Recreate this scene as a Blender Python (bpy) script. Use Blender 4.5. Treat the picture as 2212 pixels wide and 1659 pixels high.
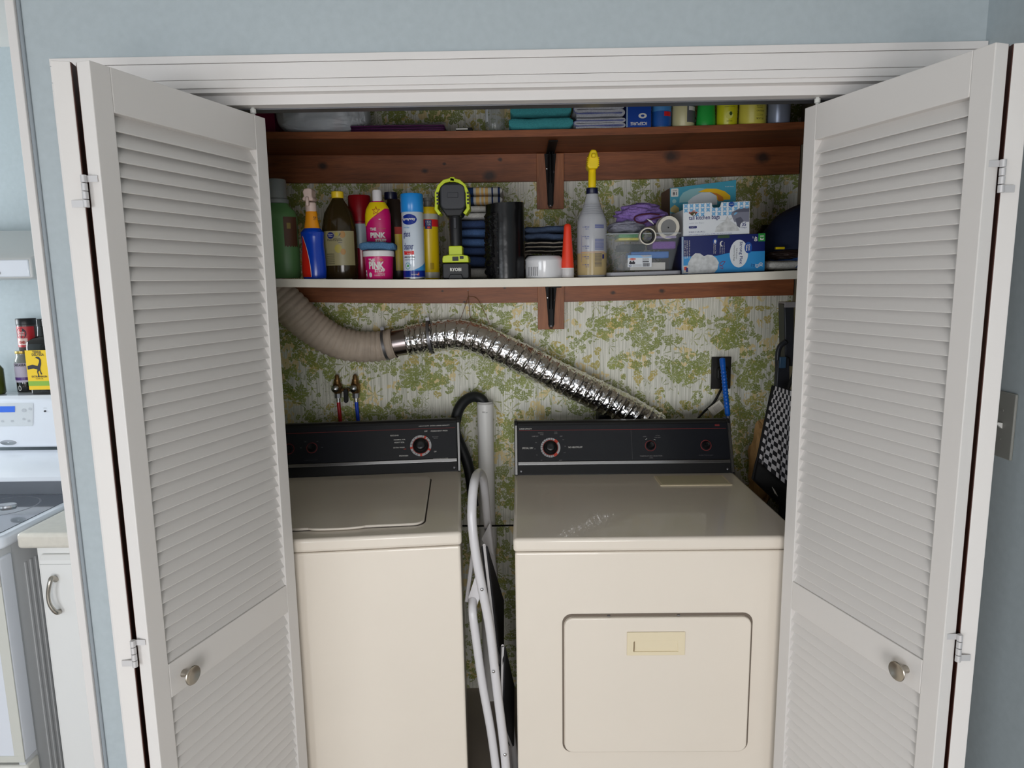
import bpy, bmesh, math, random
from mathutils import Vector, Matrix, noise
import numpy as np
PI = math.pi
R = math.radians
scene = bpy.context.scene
COL = scene.collection
for o in list(bpy.data.objects): bpy.data.objects.remove(o)

# ---------------------------------------------------------------- camera
PW, PH = 2212, 1659
CAM = np.array([-0.0093, -2.324, 1.6238]); YAW, PITCH, ROLL, FPX = -0.0132, 0.1517, -0.0145, 1469.1
_fw = np.array([math.sin(YAW)*math.cos(PITCH), math.cos(YAW)*math.cos(PITCH), -math.sin(PITCH)])
_r = np.array([math.cos(YAW), -math.sin(YAW), 0.]); _u = np.cross(_r, _fw)
_r2 = _r*math.cos(ROLL)+_u*math.sin(ROLL); _u2 = -_r*math.sin(ROLL)+_u*math.cos(ROLL)
cd = bpy.data.cameras.new('camera'); cam = bpy.data.objects.new('camera', cd); COL.objects.link(cam)
cd.sensor_width = 36; cd.lens = FPX/PW*36; cd.clip_start = .02
cam.matrix_world = Matrix(((_r2[0], _u2[0], -_fw[0], CAM[0]), (_r2[1], _u2[1], -_fw[1], CAM[1]), (_r2[2], _u2[2], -_fw[2], CAM[2]), (0, 0, 0, 1)))
scene.camera = cam
def ray(u, v): return _fw+_r2*(u-PW/2)/FPX-_u2*(v-PH/2)/FPX
def at(u, v, Y=None, Z=None, X=None):
    d = ray(u, v)
    t = (Y-CAM[1])/d[1] if Y is not None else (Z-CAM[2])/d[2] if Z is not None else (X-CAM[0])/d[0]
    return Vector(CAM+t*d)

# ---------------------------------------------------------------- light, world, exposure
scene.view_settings.view_transform = 'Standard'; scene.view_settings.look = 'None'
scene.view_settings.gamma = 1; scene.view_settings.use_curve_mapping = False
scene.view_settings.exposure = 0.02
W = bpy.data.worlds.new('world'); scene.world = W; W.use_nodes = True
bg = W.node_tree.nodes['Background']; bg.inputs[0].default_value = (.72, .86, 1, 1); bg.inputs[1].default_value = .9
def area(name, loc, size, power, color, target):
    l = bpy.data.lights.new(name, 'AREA'); l.shape = 'RECTANGLE'; l.size, l.size_y = size; l.energy = power; l.color = color
    o = bpy.data.objects.new(name, l); COL.objects.link(o); o.location = loc
    o.rotation_euler = (Vector(target)-Vector(loc)).to_track_quat('-Z', 'Y').to_euler(); return o
# daylight entering by the windows of the room behind the camera and of the kitchen
area('daylight_glazed_door', (.05, -4.28, .90), (1.0, 1.7), 50, (1, .975, .965), (.05, -1.9, -.35))
area('daylight_rear_window', (-2.0, -4.28, 1.0), (1.3, 1.3), 42, (.92, .955, 1), (-1.25, -1.4, -.3))
area('left_fill_window', (-3.72, -2.6, 1.45), (1.5, 1.25), 5, (.86, .94, 1), (-.9, -2.0, .2))  # lamp in an unseen window, added to keep the left blue wall bright
area('daylight_kitchen_window', (-3.72, -.28, 1.55), (.7, .9), 44, (.92, .97, 1), (-1.2, -.2, .9))

# ---------------------------------------------------------------- materials
def lin(c): return tuple(((x/255)/12.92 if x/255 <= .04045 else ((x/255+.055)/1.055)**2.4) for x in c)
MATS = {}
def mat(name, rgb=(200, 200, 200), rough=.5, metal=0, var=0, vs=30, bump=0, bs=200, alpha=1, trans=0, spec=.5, coat=0, sheen=0, stretch=(1, 1, 1), ior=1.45, bdist=.002):
    if name in MATS: return MATS[name]
    m = bpy.data.materials.new(name); m.use_nodes = True; nt = m.node_tree; N = nt.nodes; b = N['Principled BSDF']
    c = lin(rgb); b.inputs['Base Color'].default_value = (*c, 1); b.inputs['Roughness'].default_value = rough
    b.inputs['Metallic'].default_value = metal; b.inputs['Specular IOR Level'].default_value = spec
    b.inputs['Alpha'].default_value = alpha; b.inputs['Transmission Weight'].default_value = trans; b.inputs['IOR'].default_value = ior
    b.inputs['Coat Weight'].default_value = coat; b.inputs['Sheen Weight'].default_value = sheen
    if var or bump:
        tc = N.new('ShaderNodeTexCoord'); mp = N.new('ShaderNodeMapping'); mp.inputs['Scale'].default_value = stretch
        nt.links.new(tc.outputs['Object'], mp.inputs['Vector'])
    if var:
        t = N.new('ShaderNodeTexNoise'); t.inputs['Scale'].default_value = vs; t.inputs['Detail'].default_value = 5
        nt.links.new(mp.outputs[0], t.inputs['Vector'])
        rp = N.new('ShaderNodeValToRGB'); rp.color_ramp.elements[0].position = .3; rp.color_ramp.elements[1].position = .7
        rp.color_ramp.elements[0].color = (*[x*(1-var) for x in c], 1); rp.color_ramp.elements[1].color = (*[min(1, x*(1+var*.6)) for x in c], 1)
        nt.links.new(t.outputs[0], rp.inputs[0]); nt.links.new(rp.outputs[0], b.inputs['Base Color'])
    if bump:
        t = N.new('ShaderNodeTexNoise'); t.inputs['Scale'].default_value = bs; t.inputs['Detail'].default_value = 3
        nt.links.new(mp.outputs[0], t.inputs['Vector'])
        bp = N.new('ShaderNodeBump'); bp.inputs['Strength'].default_value = bump; bp.inputs['Distance'].default_value = bdist
        nt.links.new(t.outputs[0], bp.inputs['Height']); nt.links.new(bp.outputs[0], b.inputs['Normal'])
    MATS[name] = m; return m
class NT:
    """tiny node expression helper"""
    def __init__(s, name):
        s.m = bpy.data.materials.new(name); s.m.use_nodes = True; s.t = s.m.node_tree; s.b = s.t.nodes['Principled BSDF']; MATS[name] = s.m
        s.tc = s.t.nodes.new('ShaderNodeTexCoord')
    def lk(s, a, b):
        if isinstance(a, (int, float)): b.default_value = a
        elif isinstance(a, tuple): b.default_value = a
        else: s.t.links.new(a, b)
    def f(s, op, *a):
        n = s.t.nodes.new('ShaderNodeMath'); n.operation = op
        for i, x in enumerate(a): s.lk(x, n.inputs[i])
        return n.outputs[0]
    def xyz(s, v):
        n = s.t.nodes.new('ShaderNodeSeparateXYZ'); s.lk(v, n.inputs[0]); return n.outputs
    def vec(s, x, y, z=0.):
        n = s.t.nodes.new('ShaderNodeCombineXYZ'); s.lk(x, n.inputs[0]); s.lk(y, n.inputs[1]); s.lk(z, n.inputs[2]); return n.outputs[0]
    def noise(s, v, sc, det=2, rough=.5):
        n = s.t.nodes.new('ShaderNodeTexNoise'); s.lk(v, n.inputs['Vector']); n.inputs['Scale'].default_value = sc; n.inputs['Detail'].default_value = det; n.inputs['Roughness'].default_value = rough
        return n.outputs
    def vor(s, v, sc, rnd=1):
        n = s.t.nodes.new('ShaderNodeTexVoronoi'); n.voronoi_dimensions = '2D'; s.lk(v, n.inputs['Vector']); n.inputs['Scale'].default_value = sc; n.inputs['Randomness'].default_value = rnd
        return n.outputs
    def mix(s, fac, a, b):
        n = s.t.nodes.new('ShaderNodeMix'); n.data_type = 'RGBA'; s.lk(fac, n.inputs[0])
        for x, k in ((a, 6), (b, 7)):
            if isinstance(x, tuple) and len(x) == 3: x = (*lin(x), 1)
            s.lk(x, n.inputs[k])
        return n.outputs[2]
    def bump(s, h, st=.3, d=.002):
        n = s.t.nodes.new('ShaderNodeBump'); n.inputs['Strength'].default_value = st; n.inputs['Distance'].default_value = d
        s.lk(h, n.inputs['Height']); s.t.links.new(n.outputs[0], s.b.inputs['Normal'])
def wallpaper():
    n = NT('leafy_wallpaper'); X, _, Z = n.xyz(n.tc.outputs['Object'])
    v = n.vec(X, Z); st = n.vec(n.f('MULTIPLY', X, 1.), n.f('MULTIPLY', Z, .012))
    s1 = n.noise(st, 300, 1)[0]; s2 = n.noise(st, 620, 0)[0]
    stripe = n.f('MAXIMUM', n.f('MULTIPLY', n.f('GREATER_THAN', s1, .56), .55), n.f('MULTIPLY', n.f('GREATER_THAN', s2, .6), .4))
    col = n.mix(stripe, (240, 238, 226), (168, 170, 148))
    yel = n.noise(v, 7, 3, .7)[0]; brush = n.noise(n.vec(n.f('MULTIPLY', X, 3.), Z), 26, 3, .7)[0]
    col = n.mix(n.f('MULTIPLY', n.f('MULTIPLY', n.f('GREATER_THAN', yel, .555), n.f('GREATER_THAN', brush, .47)), .75), col, (232, 206, 128))
    # clusters follow large cells, so that bunches of leaves alternate with plain stripes
    cl = n.noise(v, 6.5, 2)[0]
    wob = n.noise(v, 60, 2)[1]
    def leaves(sc, rad, lobes, thr, cols, vein=.13, off=0., sprig=False):
        w = n.t.nodes.new('ShaderNodeVectorMath'); w.operation = 'MULTIPLY_ADD'; n.lk(wob, w.inputs[0]); w.inputs[1].default_value = (.006, .006, 0); n.lk(v, w.inputs[2])
        w2 = n.t.nodes.new('ShaderNodeVectorMath'); w2.operation = 'ADD'; n.lk(w.outputs[0], w2.inputs[0]); w2.inputs[1].default_value = (off, off*1.7, 0)
        vo = n.vor(w2.outputs[0], sc); P = vo['Position']
        d = n.t.nodes.new('ShaderNodeVectorMath'); d.operation = 'SUBTRACT'; n.lk(w2.outputs[0], d.inputs[0]); n.lk(P, d.inputs[1])
        dx, dy, _ = n.xyz(d.outputs[0]); r = n.f('SQRT', n.f('ADD', n.f('MULTIPLY', dx, dx), n.f('MULTIPLY', dy, dy)))
        rnd = n.xyz(vo['Color']); a = n.f('ADD', n.f('ARCTAN2', dy, dx), n.f('MULTIPLY', rnd[0], 6.28))
        lob = n.f('ABSOLUTE', n.f('COSINE', n.f('MULTIPLY', a, lobes/2)))
        Rr = n.f('MULTIPLY', n.f('MULTIPLY', n.f('ADD', n.f('MULTIPLY', rnd[1], .55), .6), rad), n.f('ADD', n.f('MULTIPLY', n.f('POWER', lob, .6), .62), .38))
        m = n.f('LESS_THAN', r, Rr)
        if sprig: m = n.f('MULTIPLY', n.f('LESS_THAN', r, n.f('MULTIPLY', Rr, 1.1)), n.f('GREATER_THAN', lob, .93))
        else:
            ve = n.f('GREATER_THAN', n.f('MULTIPLY', n.f('ABSOLUTE', n.f('SINE', n.f('MULTIPLY', a, lobes/2))), r), vein*rad*.34)
            m = n.f('MULTIPLY', m, n.f('MAXIMUM', ve, n.f('LESS_THAN', r, 0.0)))
        cm = n.noise(n.vec(n.f('ADD', X, off*3.1), n.f('ADD', Z, off*1.3)), 8.5, 1)[0]
        m = n.f('MULTIPLY', m, n.f('GREATER_THAN', n.f('ADD', cm, n.f('MULTIPLY', rnd[2], .05)), thr))
        c = n.mix(rnd[2], cols[0], cols[1]); return m, c
    for args in ((17, .040, 7, .575, ((184, 186, 134), (150, 154, 96)), .1, 3.3, True), (26, .022, 3, .60, ((204, 180, 92), (176, 168, 84))), (19, .033, 5, .59, ((160, 168, 84), (136, 148, 66)), .13, 1.7),
                 (30, .021, 5, .585, ((152, 160, 78), (126, 138, 58)), .13, .9), (46, .013, 3, .57, ((156, 164, 90), (134, 146, 70)), .12, 5.1), (20, .034, 9, .585, ((142, 150, 88), (240, 238, 226)), .1, 7.7, True)):
        m, c = leaves(*args); ink = n.noise(v, 150, 2)[0]
        m = n.f('MULTIPLY', m, n.f('MULTIPLY', n.f('GREATER_THAN', ink, .36), .92)); col = n.mix(m, col, c)
    # seam between two lengths of paper
    seam = n.f('LESS_THAN', n.f('ABSOLUTE', n.f('SUBTRACT', X, .263)), .0011); col = n.mix(n.f('MULTIPLY', seam, .6), col, (120, 118, 96))
    n.lk(col, n.b.inputs['Base Color']); n.b.inputs['Roughness'].default_value = .6; n.bump(s1, .25, .001); return n.m
def wood(name, a, b, axis=0, rough=.5, knots=True):
    n = NT(name); x = n.xyz(n.tc.outputs['Object']); k = [1., 1., 1.]
    sc = [14., 14., 14.]; sc[axis] = 1.1
    v = n.vec(*[n.f('MULTIPLY', x[i], sc[i]) for i in range(3)])
    g = n.noise(v, 4, 6, .6)[0]; f2 = n.noise(v, 22, 2, .6)[0]; big = n.noise(v, .8, 2)[0]
    t = n.f('ADD', n.f('MULTIPLY', g, .75), n.f('MULTIPLY', f2, .35)); t = n.f('MULTIPLY', n.f('SUBTRACT', t, .35), 2.2)
    col = n.mix(t, b, a); col = n.mix(n.f('MULTIPLY', big, .45), col, tuple(int(q*.72) for q in b))
    if knots:
        o = [i for i in range(3) if i != axis]
        wx = n.f('MULTIPLY', n.f('SUBTRACT', n.noise(n.tc.outputs['Object'], 40, 2)[0], .5), .012)
        for u, w_, r_ in ((918, 369, .007), (1058, 380, .014), (1080, 345, .005), (1450, 338, .016), (1647, 341, .015), (960, 354, .004), (1325, 632, .006), (1430, 628, .007), (956, 629, .003), (1003, 652, .003), (697, 358, .010), (1090, 622, .0035)):
            q = at(u, w_, Y=.179); dx = n.f('MULTIPLY', n.f('SUBTRACT', x[0], q.x), .75); dz = n.f('SUBTRACT', x[2], q.z)
            d = n.f('ADD', n.f('SQRT', n.f('ADD', n.f('MULTIPLY', dx, dx), n.f('MULTIPLY', dz, dz))), wx)
            soft = n.f('MAXIMUM', 0., n.f('SUBTRACT', 1., n.f('DIVIDE', n.f('MAXIMUM', 0., n.f('SUBTRACT', d, r_*.6)), r_*1.1)))
            col = n.mix(n.f('MULTIPLY', soft, .92), col, (46, 30, 22))
    n.lk(col, n.b.inputs['Base Color']); n.b.inputs['Roughness'].default_value = rough; n.bump(g, .2, .001); return n.m
def foil():
    n = NT('crinkled_foil'); v = n.tc.outputs['Object']; a = n.noise(v, 42, 3, .6)[0]; vo = n.t.nodes.new('ShaderNodeTexVoronoi'); n.lk(v, vo.inputs['Vector']); vo.inputs['Scale'].default_value = 85
    n.b.inputs['Metallic'].default_value = 1; n.b.inputs['Base Color'].default_value = (.78, .77, .78, 1); n.b.inputs['Roughness'].default_value = .16
    n.bump(n.f('ADD', a, n.f('MULTIPLY', vo.outputs[0], .6)), .55, .006); return n.m
def checker(name, a, b, sc):
    n = NT(name); k = n.t.nodes.new('ShaderNodeTexChecker'); n.lk(n.tc.outputs['UV'], k.inputs['Vector']); k.inputs['Scale'].default_value = sc
    k.inputs[1].default_value = (*lin(a), 1); k.inputs[2].default_value = (*lin(b), 1); n.lk(k.outputs[0], n.b.inputs['Base Color']); n.b.inputs['Roughness'].default_value = .8; return n.m
WHITE = mat('white_paint', (221, 217, 213), .42, bump=.12, bs=60, bdist=.001)
WHITE2 = mat('trim_paint', (225, 221, 218), .4, bump=.1, bs=60, bdist=.001)
CREASE = mat('paint_gap', (70, 66, 62), .8)
BLUE = mat('blue_wall', (177, 187, 191), .6, var=.04, vs=60, bump=.12, bs=260, bdist=.001)
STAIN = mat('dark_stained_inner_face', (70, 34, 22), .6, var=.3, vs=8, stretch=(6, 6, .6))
WP = wallpaper()
WOOD = wood('red_brown_pine', (180, 106, 60), (112, 60, 32))
CREAM = mat('almond_enamel', (231, 221, 207), .28, var=.02, vs=3, coat=.3)
BLACKP = mat('black_panel', (24, 26, 32), .3)
BLACK = mat('black_plastic', (18, 18, 20), .38)
DARK = mat('dark_matte', (14, 13, 14), .8)
CHROME = mat('brushed_chrome', (190, 190, 192), .25, 1)
NICKEL = mat('satin_nickel', (176, 170, 160), .3, 1)
GREYM = mat('grey_metal', (130, 130, 134), .4, .8)
INKW = mat('white_ink', (216, 214, 208), .6); INKD = mat('dark_ink', (40, 40, 48), .6); INKB = mat('navy_ink', (24, 34, 104), .6)
INKR = mat('red_ink', (196, 66, 50), .6)

# ---------------------------------------------------------------- mesh helpers
class MB:
    def __init__(s): s.b = bmesh.new(); s.mi = 0
    def face(s, vs):
        try: f = s.b.faces.new(vs); f.material_index = s.mi; return f
        except ValueError: return None
    def pts(s, ps): return [s.b.verts.new(p) for p in ps]
    def box(s, x0, x1, y0, y1, z0, z1, M=None):
        p = [Vector((x, y, z)) for z in (z0, z1) for y in (y0, y1) for x in (x0, x1)]
        if M is not None: p = [M @ q for q in p]
        v = s.pts(p)
        for f in ((0, 2, 3, 1), (4, 5, 7, 6), (0, 1, 5, 4), (2, 6, 7, 3), (0, 4, 6, 2), (1, 3, 7, 5)): s.face([v[i] for i in f])
        return s
    def poly(s, ps): s.face(s.pts(ps)); return s
    def prism(s, pts, a, b, ax='y', M=None):
        def w(p, t):
            q = {'y': (p[0], t, p[1]), 'x': (t, p[0], p[1]), 'z': (p[0], p[1], t)}[ax]; q = Vector(q); return M @ q if M is not None else q
        A = s.pts([w(p, a) for p in pts]); B = s.pts([w(p, b) for p in pts]); n = len(pts)
        s.face(A[::-1]); s.face(B)
        for i in range(n): s.face([A[i], A[(i+1) % n], B[(i+1) % n], B[i]])
        return s
    def grid(s, fn, nu, nv, cu=False, cv=False, uv=False):
        V = [[s.b.verts.new(fn(i/nu, j/nv)) for j in range(nv if cv else nv+1)] for i in range(nu if cu else nu+1)]
        L = s.b.loops.layers.uv.verify() if uv else None
        for i in range(nu):
            for j in range(nv):
                i2 = (i+1) % len(V); j2 = (j+1) % len(V[0])
                f = s.face([V[i][j], V[i2][j], V[i2][j2], V[i][j2]])
                if uv and f:
                    for l, q in zip(f.loops, ((i, j), (i+1, j), (i+1, j+1), (i, j+1))): l[L].uv = (q[0]/nu, q[1]/nv)
        return V
    def lathe(s, prof, c=(0, 0, 0), n=32, sx=1, sy=1, M=None, cap=True):
        """prof: (r,z) list bottom to top"""
        rings = []
        for r, z in prof:
            ring = []
            for k in range(n):
                a = 2*PI*k/n; p = Vector((c[0]+r*sx*math.cos(a), c[1]+r*sy*math.sin(a), c[2]+z)); ring.append(s.b.verts.new(M @ p if M is not None else p))
            rings.append(ring)
        for A, B in zip(rings, rings[1:]):
            for k in range(n): s.face([A[k], A[(k+1) % n], B[(k+1) % n], B[k]])
        if cap: s.face(rings[0][::-1]); s.face(rings[-1])
        return s
    def tube(s, path, r, n=12, cap=True, rf=None, closed=False, flat=None):
        P = [Vector(p) for p in path]; rings = []; N = len(P); prev = None
        for i in range(N):
            t = (P[(i+1) % N]-P[i-1]) if closed or 0 < i < N-1 else (P[1]-P[0] if i == 0 else P[-1]-P[-2]); t.normalize()
            if prev is None: a = t.orthogonal().normalized()
            else: a = (prev-t*prev.dot(t)).normalized()
            prev = a; b = t.cross(a); ring = []
            for k in range(n):
                th = 2*PI*k/n; rr = r if rf is None else rf(i/(N-1), th)
                ring.append(s.b.verts.new(P[i]+a*math.cos(th)*rr+b*math.sin(th)*rr))
            rings.append(ring)
        m = N if closed else N-1
        for i in range(m):
            A, B = rings[i], rings[(i+1) % N]
            for k in range(n): s.face([A[k], A[(k+1) % n], B[(k+1) % n], B[k]])
        if cap and not closed: s.face(rings[0][::-1]); s.face(rings[-1])
        return s
    def blob(s, c, rad, amp=.15, fr=6, seed=0, sub=4, sq=1.0):
        v0 = set(s.b.verts); bmesh.ops.create_icosphere(s.b, subdivisions=sub, radius=1)
        for v in [v for v in s.b.verts if v not in v0]:
            d = v.co.normalized(); q = Vector([math.copysign(abs(x)**sq, x) for x in d])
            nn = noise.fractal(d*fr/2+Vector((seed, seed*1.3, 0)), .8, 2, 3); k = 1+amp*nn
            v.co = Vector((c[0]+q.x*rad[0]*k, c[1]+q.y*rad[1]*k, c[2]+q.z*rad[2]*k))
        return s
    def build(s, name, mats, parent=None, smooth=True, bevel=0, M=None, ang=38, seg=2):
        bmesh.ops.recalc_face_normals(s.b, faces=s.b.faces)
        me = bpy.data.meshes.new(name); s.b.to_mesh(me); s.b.free()
        if M is not None: me.transform(M)
        for m in (mats if isinstance(mats, (list, tuple)) else [mats]): me.materials.append(m)
        if smooth:
            me.polygons.foreach_set('use_smooth', [True]*len(me.polygons)); me.set_sharp_from_angle(angle=R(ang))
        o = bpy.data.objects.new(name, me); COL.objects.link(o)
        if parent is not None: o.parent = parent
        if bevel:
            b = o.modifiers.new('bevel', 'BEVEL'); b.width = bevel; b.segments = seg; b.limit_method = 'ANGLE'; b.angle_limit = R(40)
        return o
def tag(o, label, cat, group=None, kind=None):
    if label: o['label'] = label
    if cat: o['category'] = cat
    if group: o['group'] = group
    if kind: o['kind'] = kind
    return o
def thing(name, label, cat, loc=(0, 0, 0), rot=(0, 0, 0), group=None):
    o = bpy.data.objects.new(name, None); COL.objects.link(o); o.location = loc; o.rotation_euler = rot; o.empty_display_size = .05
    return tag(o, label, cat, group)
def struct(o, label=None): o['kind'] = 'structure'; (label and o.__setitem__('label', label)); return o
def part(o, label): o['label'] = label; return o
def rrect(x0, x1, z0, z1, r, n=6):
    p = []
    for cx, cz, a in ((x1-r, z0+r, -90), (x1-r, z1-r, 0), (x0+r, z1-r, 90), (x0+r, z0+r, 180)):
        for k in range(n+1): t = R(a+90*k/n); p.append((cx+r*math.cos(t), cz+r*math.sin(t)))
    return p
def smoothpath(P, n=8):
    P = [Vector(p) for p in P]; out = []
    for i in range(len(P)-1):
        a, b, c, d = P[max(i-1, 0)], P[i], P[i+1], P[min(i+2, len(P)-1)]
        for k in range(n):
            t = k/n; out.append(.5*((2*b)+(-a+c)*t+(2*a-5*b+4*c-d)*t*t+(-a+3*b-3*c+d)*t**3))
    return out+[P[-1]]
# flat print: maps (x,z) of the label to the surface
def on_plane(x0=0, z0=0, y=-.0006): return lambda x, z: Vector((x0+x, y, z0+z))
def on_cyl(Rr, a0=0, z0=0, cx=0, cy=0, sx=1, sy=1): return lambda x, z: Vector((cx+Rr*sx*math.sin(x/Rr+a0), cy-Rr*sy*math.cos(x/Rr+a0), z0+z))
def text(s, w, h, m, parent, mp, x=0, z=0, bold=0., rot=0, shear=0, name='lettering', keep=False):
    """lettering stretched to w x h with its lower left corner at x,z; rot 90 reads upward, -90 downward, 180 upside down"""
    c = bpy.data.curves.new('t', 'FONT'); c.body = s; c.size = 1; c.offset = bold; c.shear = shear; c.resolution_u = 2; c.align_x = 'LEFT'
    o = bpy.data.objects.new('t', c); COL.objects.link(o); dg = bpy.context.evaluated_depsgraph_get()
    me = bpy.data.meshes.new_from_object(o.evaluated_get(dg)); bpy.data.objects.remove(o); bpy.data.curves.remove(c)
    xs = [v.co.x for v in me.vertices]; ys = [v.co.y for v in me.vertices]; x0, x1, y0, y1 = min(xs), max(xs), min(ys), max(ys)
    for v in me.vertices:
        a = (v.co.x-x0)/(x1-x0+1e-9)*w; b = (v.co.y-y0)/(y1-y0+1e-9)*h
        if rot == -90: a, b = b, w-a
        elif rot == 90: a, b = h-b, a
        elif rot == 180: a, b = w-a, h-b
        v.co = mp(x+a, z+b)
    me.name = name; me.materials.clear(); me.materials.append(m)
    ob = bpy.data.objects.new(name, me); COL.objects.link(ob); ob.parent = parent; return ob
def patch(pts, m, parent, mp, name='printed_patch', n=1):
    """flat or wrapped printed shape; polygons only subdivide when wrapped (n columns)"""
    b = MB()
    if n == 1: b.poly([mp(x, z) for x, z in pts])
    else:
        xs = [p[0] for p in pts]; lo, hi = min(xs), max(xs)
        def span(x):
            ys = []
            for i in range(len(pts)):
                (xa, za), (xb, zb) = pts[i], pts[(i+1) % len(pts)]
                if min(xa, xb)-1e-9 <= x <= max(xa, xb)+1e-9:
                    if abs(xb-xa) < 1e-9: ys += [za, zb]
                    else: ys.append(za+(zb-za)*(x-xa)/(xb-xa))
            return (min(ys), max(ys)) if ys else (0, 0)
        V = []
        for i in range(n+1):
            x = lo+(hi-lo)*min(max(i/n, .002), .998); a, c = span(x); V.append(b.pts([mp(x, a), mp(x, c)]))
        for i in range(n): b.face([V[i][0], V[i+1][0], V[i+1][1], V[i][1]])
    return b.build(name, m, parent, smooth=n > 1, ang=60)
def rect(x0, x1, z0, z1): return [(x0, z0), (x1, z0), (x1, z1), (x0, z1)]
def ell(cx, cz, rx, rz, n=28, a0=0, a1=360): return [(cx+rx*math.cos(R(a0+(a1-a0)*k/n)), cz+rz*math.sin(R(a0+(a1-a0)*k/n))) for k in range(n)]

# ---------------------------------------------------------------- the setting
YW = -.774; YB = .20; XR = .995; ZC = 2.46; XL = -3.8; YR = -4.36
struct(MB().box(XL, XR+.1, YR, YB+.1, -.06, 0).build('floor', mat('vinyl_floor', (160, 149, 138), .35, var=.1, vs=4)), 'beige vinyl floor of the room')
struct(MB().box(XL, XR+.1, YR, YB+.1, ZC, ZC+.08).build('ceiling', mat('ceiling_white', (214, 212, 208), .8)), 'white flat ceiling')
fw = MB()   # front wall with the closet opening and the kitchen doorway
YF = YW+.012
for a in ((XL, -2.15, 0, ZC), (-2.15, -1.096, 2.34, ZC), (-1.096, -.925, 0, ZC), (-.925, .917, 2.045, ZC), (.917, XR+.1, 0, ZC)): fw.box(a[0], a[1], YF, YF+.11, a[2], a[3])
struct(fw.build('wall_front', BLUE, smooth=False), 'pale blue wall around the closet opening')
struct(MB().box(XR, XR+.1, YR, YF, 0, ZC).build('wall_right', BLUE, smooth=False), 'blue side wall at the right of the closet')
lw = MB()
for a in ((YR, -3.4, 0, ZC), (-3.4, -1.8, 0, .85), (-3.4, -1.8, 2.1, ZC), (-1.8, -.66, 0, ZC), (-.66, .1, 0, 1.08), (-.66, .1, 2.05, ZC), (.1, YB+.1, 0, ZC)): lw.box(XL-.1, XL, a[0], a[1], a[2], a[3])
struct(lw.build('wall_left', BLUE, smooth=False))
rw = MB()
for a in ((XL, -2.7, 0, ZC), (-2.7, -1.3, 0, .3), (-2.7, -1.3, 1.8, ZC), (-1.3, -.6, 0, ZC), (-.6, .5, 2.05, ZC), (.5, XR, 0, ZC)): rw.box(a[0], a[1], YR-.1, YR, a[2], a[3])
struct(rw.build('wall_rear', BLUE, smooth=False))
for k, (x0, x1, y0, y1, z0, z1) in enumerate(((-2.7, -1.3, YR-.06, YR, .3, 1.8), (-.6, .5, YR-.06, YR, 0, 2.05), (XL-.06, XL, -3.4, -1.8, .85, 2.1), (XL-.06, XL, -.66, .1, 1.08, 2.05))):
    w = MB()
    if y1-y0 < .1:
        for a in ((x0, x0+.05, z0, z1), (x1-.05, x1, z0, z1), (x0, x1, z0, z0+.05), (x0, x1, z1-.05, z1), ((x0+x1)/2-.02, (x0+x1)/2+.02, z0, z1)): w.box(a[0], a[1], y0, y1, a[2], a[3])
    else:
        for a in ((y0, y0+.05, z0, z1), (y1-.05, y1, z0, z1), (y0, y1, z0, z0+.05), (y0, y1, z1-.05, z1), ((y0+y1)/2-.02, (y0+y1)/2+.02, z0, z1)): w.box(x0, x1, a[0], a[1], a[2], a[3])
    struct(w.build('window_%d' % (k+1), WHITE2, smooth=False))
struct(MB().box(-.96, XR, YB, YB+.1, 0, ZC).build('wall_closet_back', WP, smooth=False), 'closet back wall papered with green leaves on stripes')
struct(MB().box(-.975, -.96, YF+.11, YB, 0, ZC).build('wall_closet_left', WP, smooth=False))
struct(MB().box(XR-.004, XR+.1, YF+.11, YB, 0, ZC).build('wall_closet_right', mat('closet_side', (150, 140, 120), .7), smooth=False))
struct(MB().box(XL, -.975, YB, YB+.1, 0, ZC).box(-.990, -.975, YF+.11, YB, 0, ZC).build('wall_kitchen_back', BLUE, smooth=False), 'blue kitchen wall behind the range')
# door casings
def casing_v(x0, x1, z1, name, y=YW):
    w = x1-x0; b = MB(); b.box(x0, x1, y+.006, YF, 0, z1)
    b.box(x0, x0+w*.26, y, y+.006, 0, z1); b.box(x0+w*.3, x0+w*.72, y+.002, y+.006, 0, z1); b.box(x0+w*.76, x1, y, y+.006, 0, z1); return struct(b.build(name, WHITE2, smooth=False, bevel=.0012))
casing_v(-1.022, -.927, 2.045, 'trim_1')
casing_v(.919, XR-.001, 2.045, 'trim_2')
h = MB(); h.box(-1.022, XR-.001, YW+.006, YF, 2.045, 2.112)
h.box(-1.022, XR-.001, YW, YW+.006, 2.0965, 2.112); h.box(-1.022, XR-.001, YW+.001, YW+.006, 2.0625, 2.0955); h.box(-1.022, XR-.001, YW+.0005, YW+.006, 2.045, 2.0615)
struct(h.build('trim_3', WHITE2, smooth=False, bevel=.001), 'white header casing above the closet doors')
j = MB(); j.box(-.925, .917, YF-.006, YF+.11, 2.0365, 2.0455); j.box(-.925, .917, YF+.018, YF+.05, 2.016, 2.037)
j.box(-.925, -.913, YF-.006, YF+.11, 0, 2.037); j.box(.905, .917, YF-.006, YF+.11, 0, 2.037)
struct(j.build('trim_4', WHITE2, smooth=False, bevel=.001), 'white head jamb and track cover under the header')
k_ = MB(); k_.box(-1.106, -1.086, YW+.001, YF+.12, 0, 2.34)
struct(k_.build('trim_5', WHITE2, smooth=False, bevel=.002), 'white edge trim of the kitchen doorway')
struct(MB().box(-1.086, -1.077, YW+.007, YF, 0, 2.34).build('trim_6', mat('shaded_bead', (146, 154, 160), .6), bevel=.003), 'narrow bead beside the kitchen doorway trim, its shade coloured in blue-grey')  # blue-grey colour stands in for the shadow band along the trim
struct(MB().box(-1.075, -1.022, YF-.011, YF, 0, .09).build('baseboard_front', WHITE2, bevel=.002))
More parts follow.
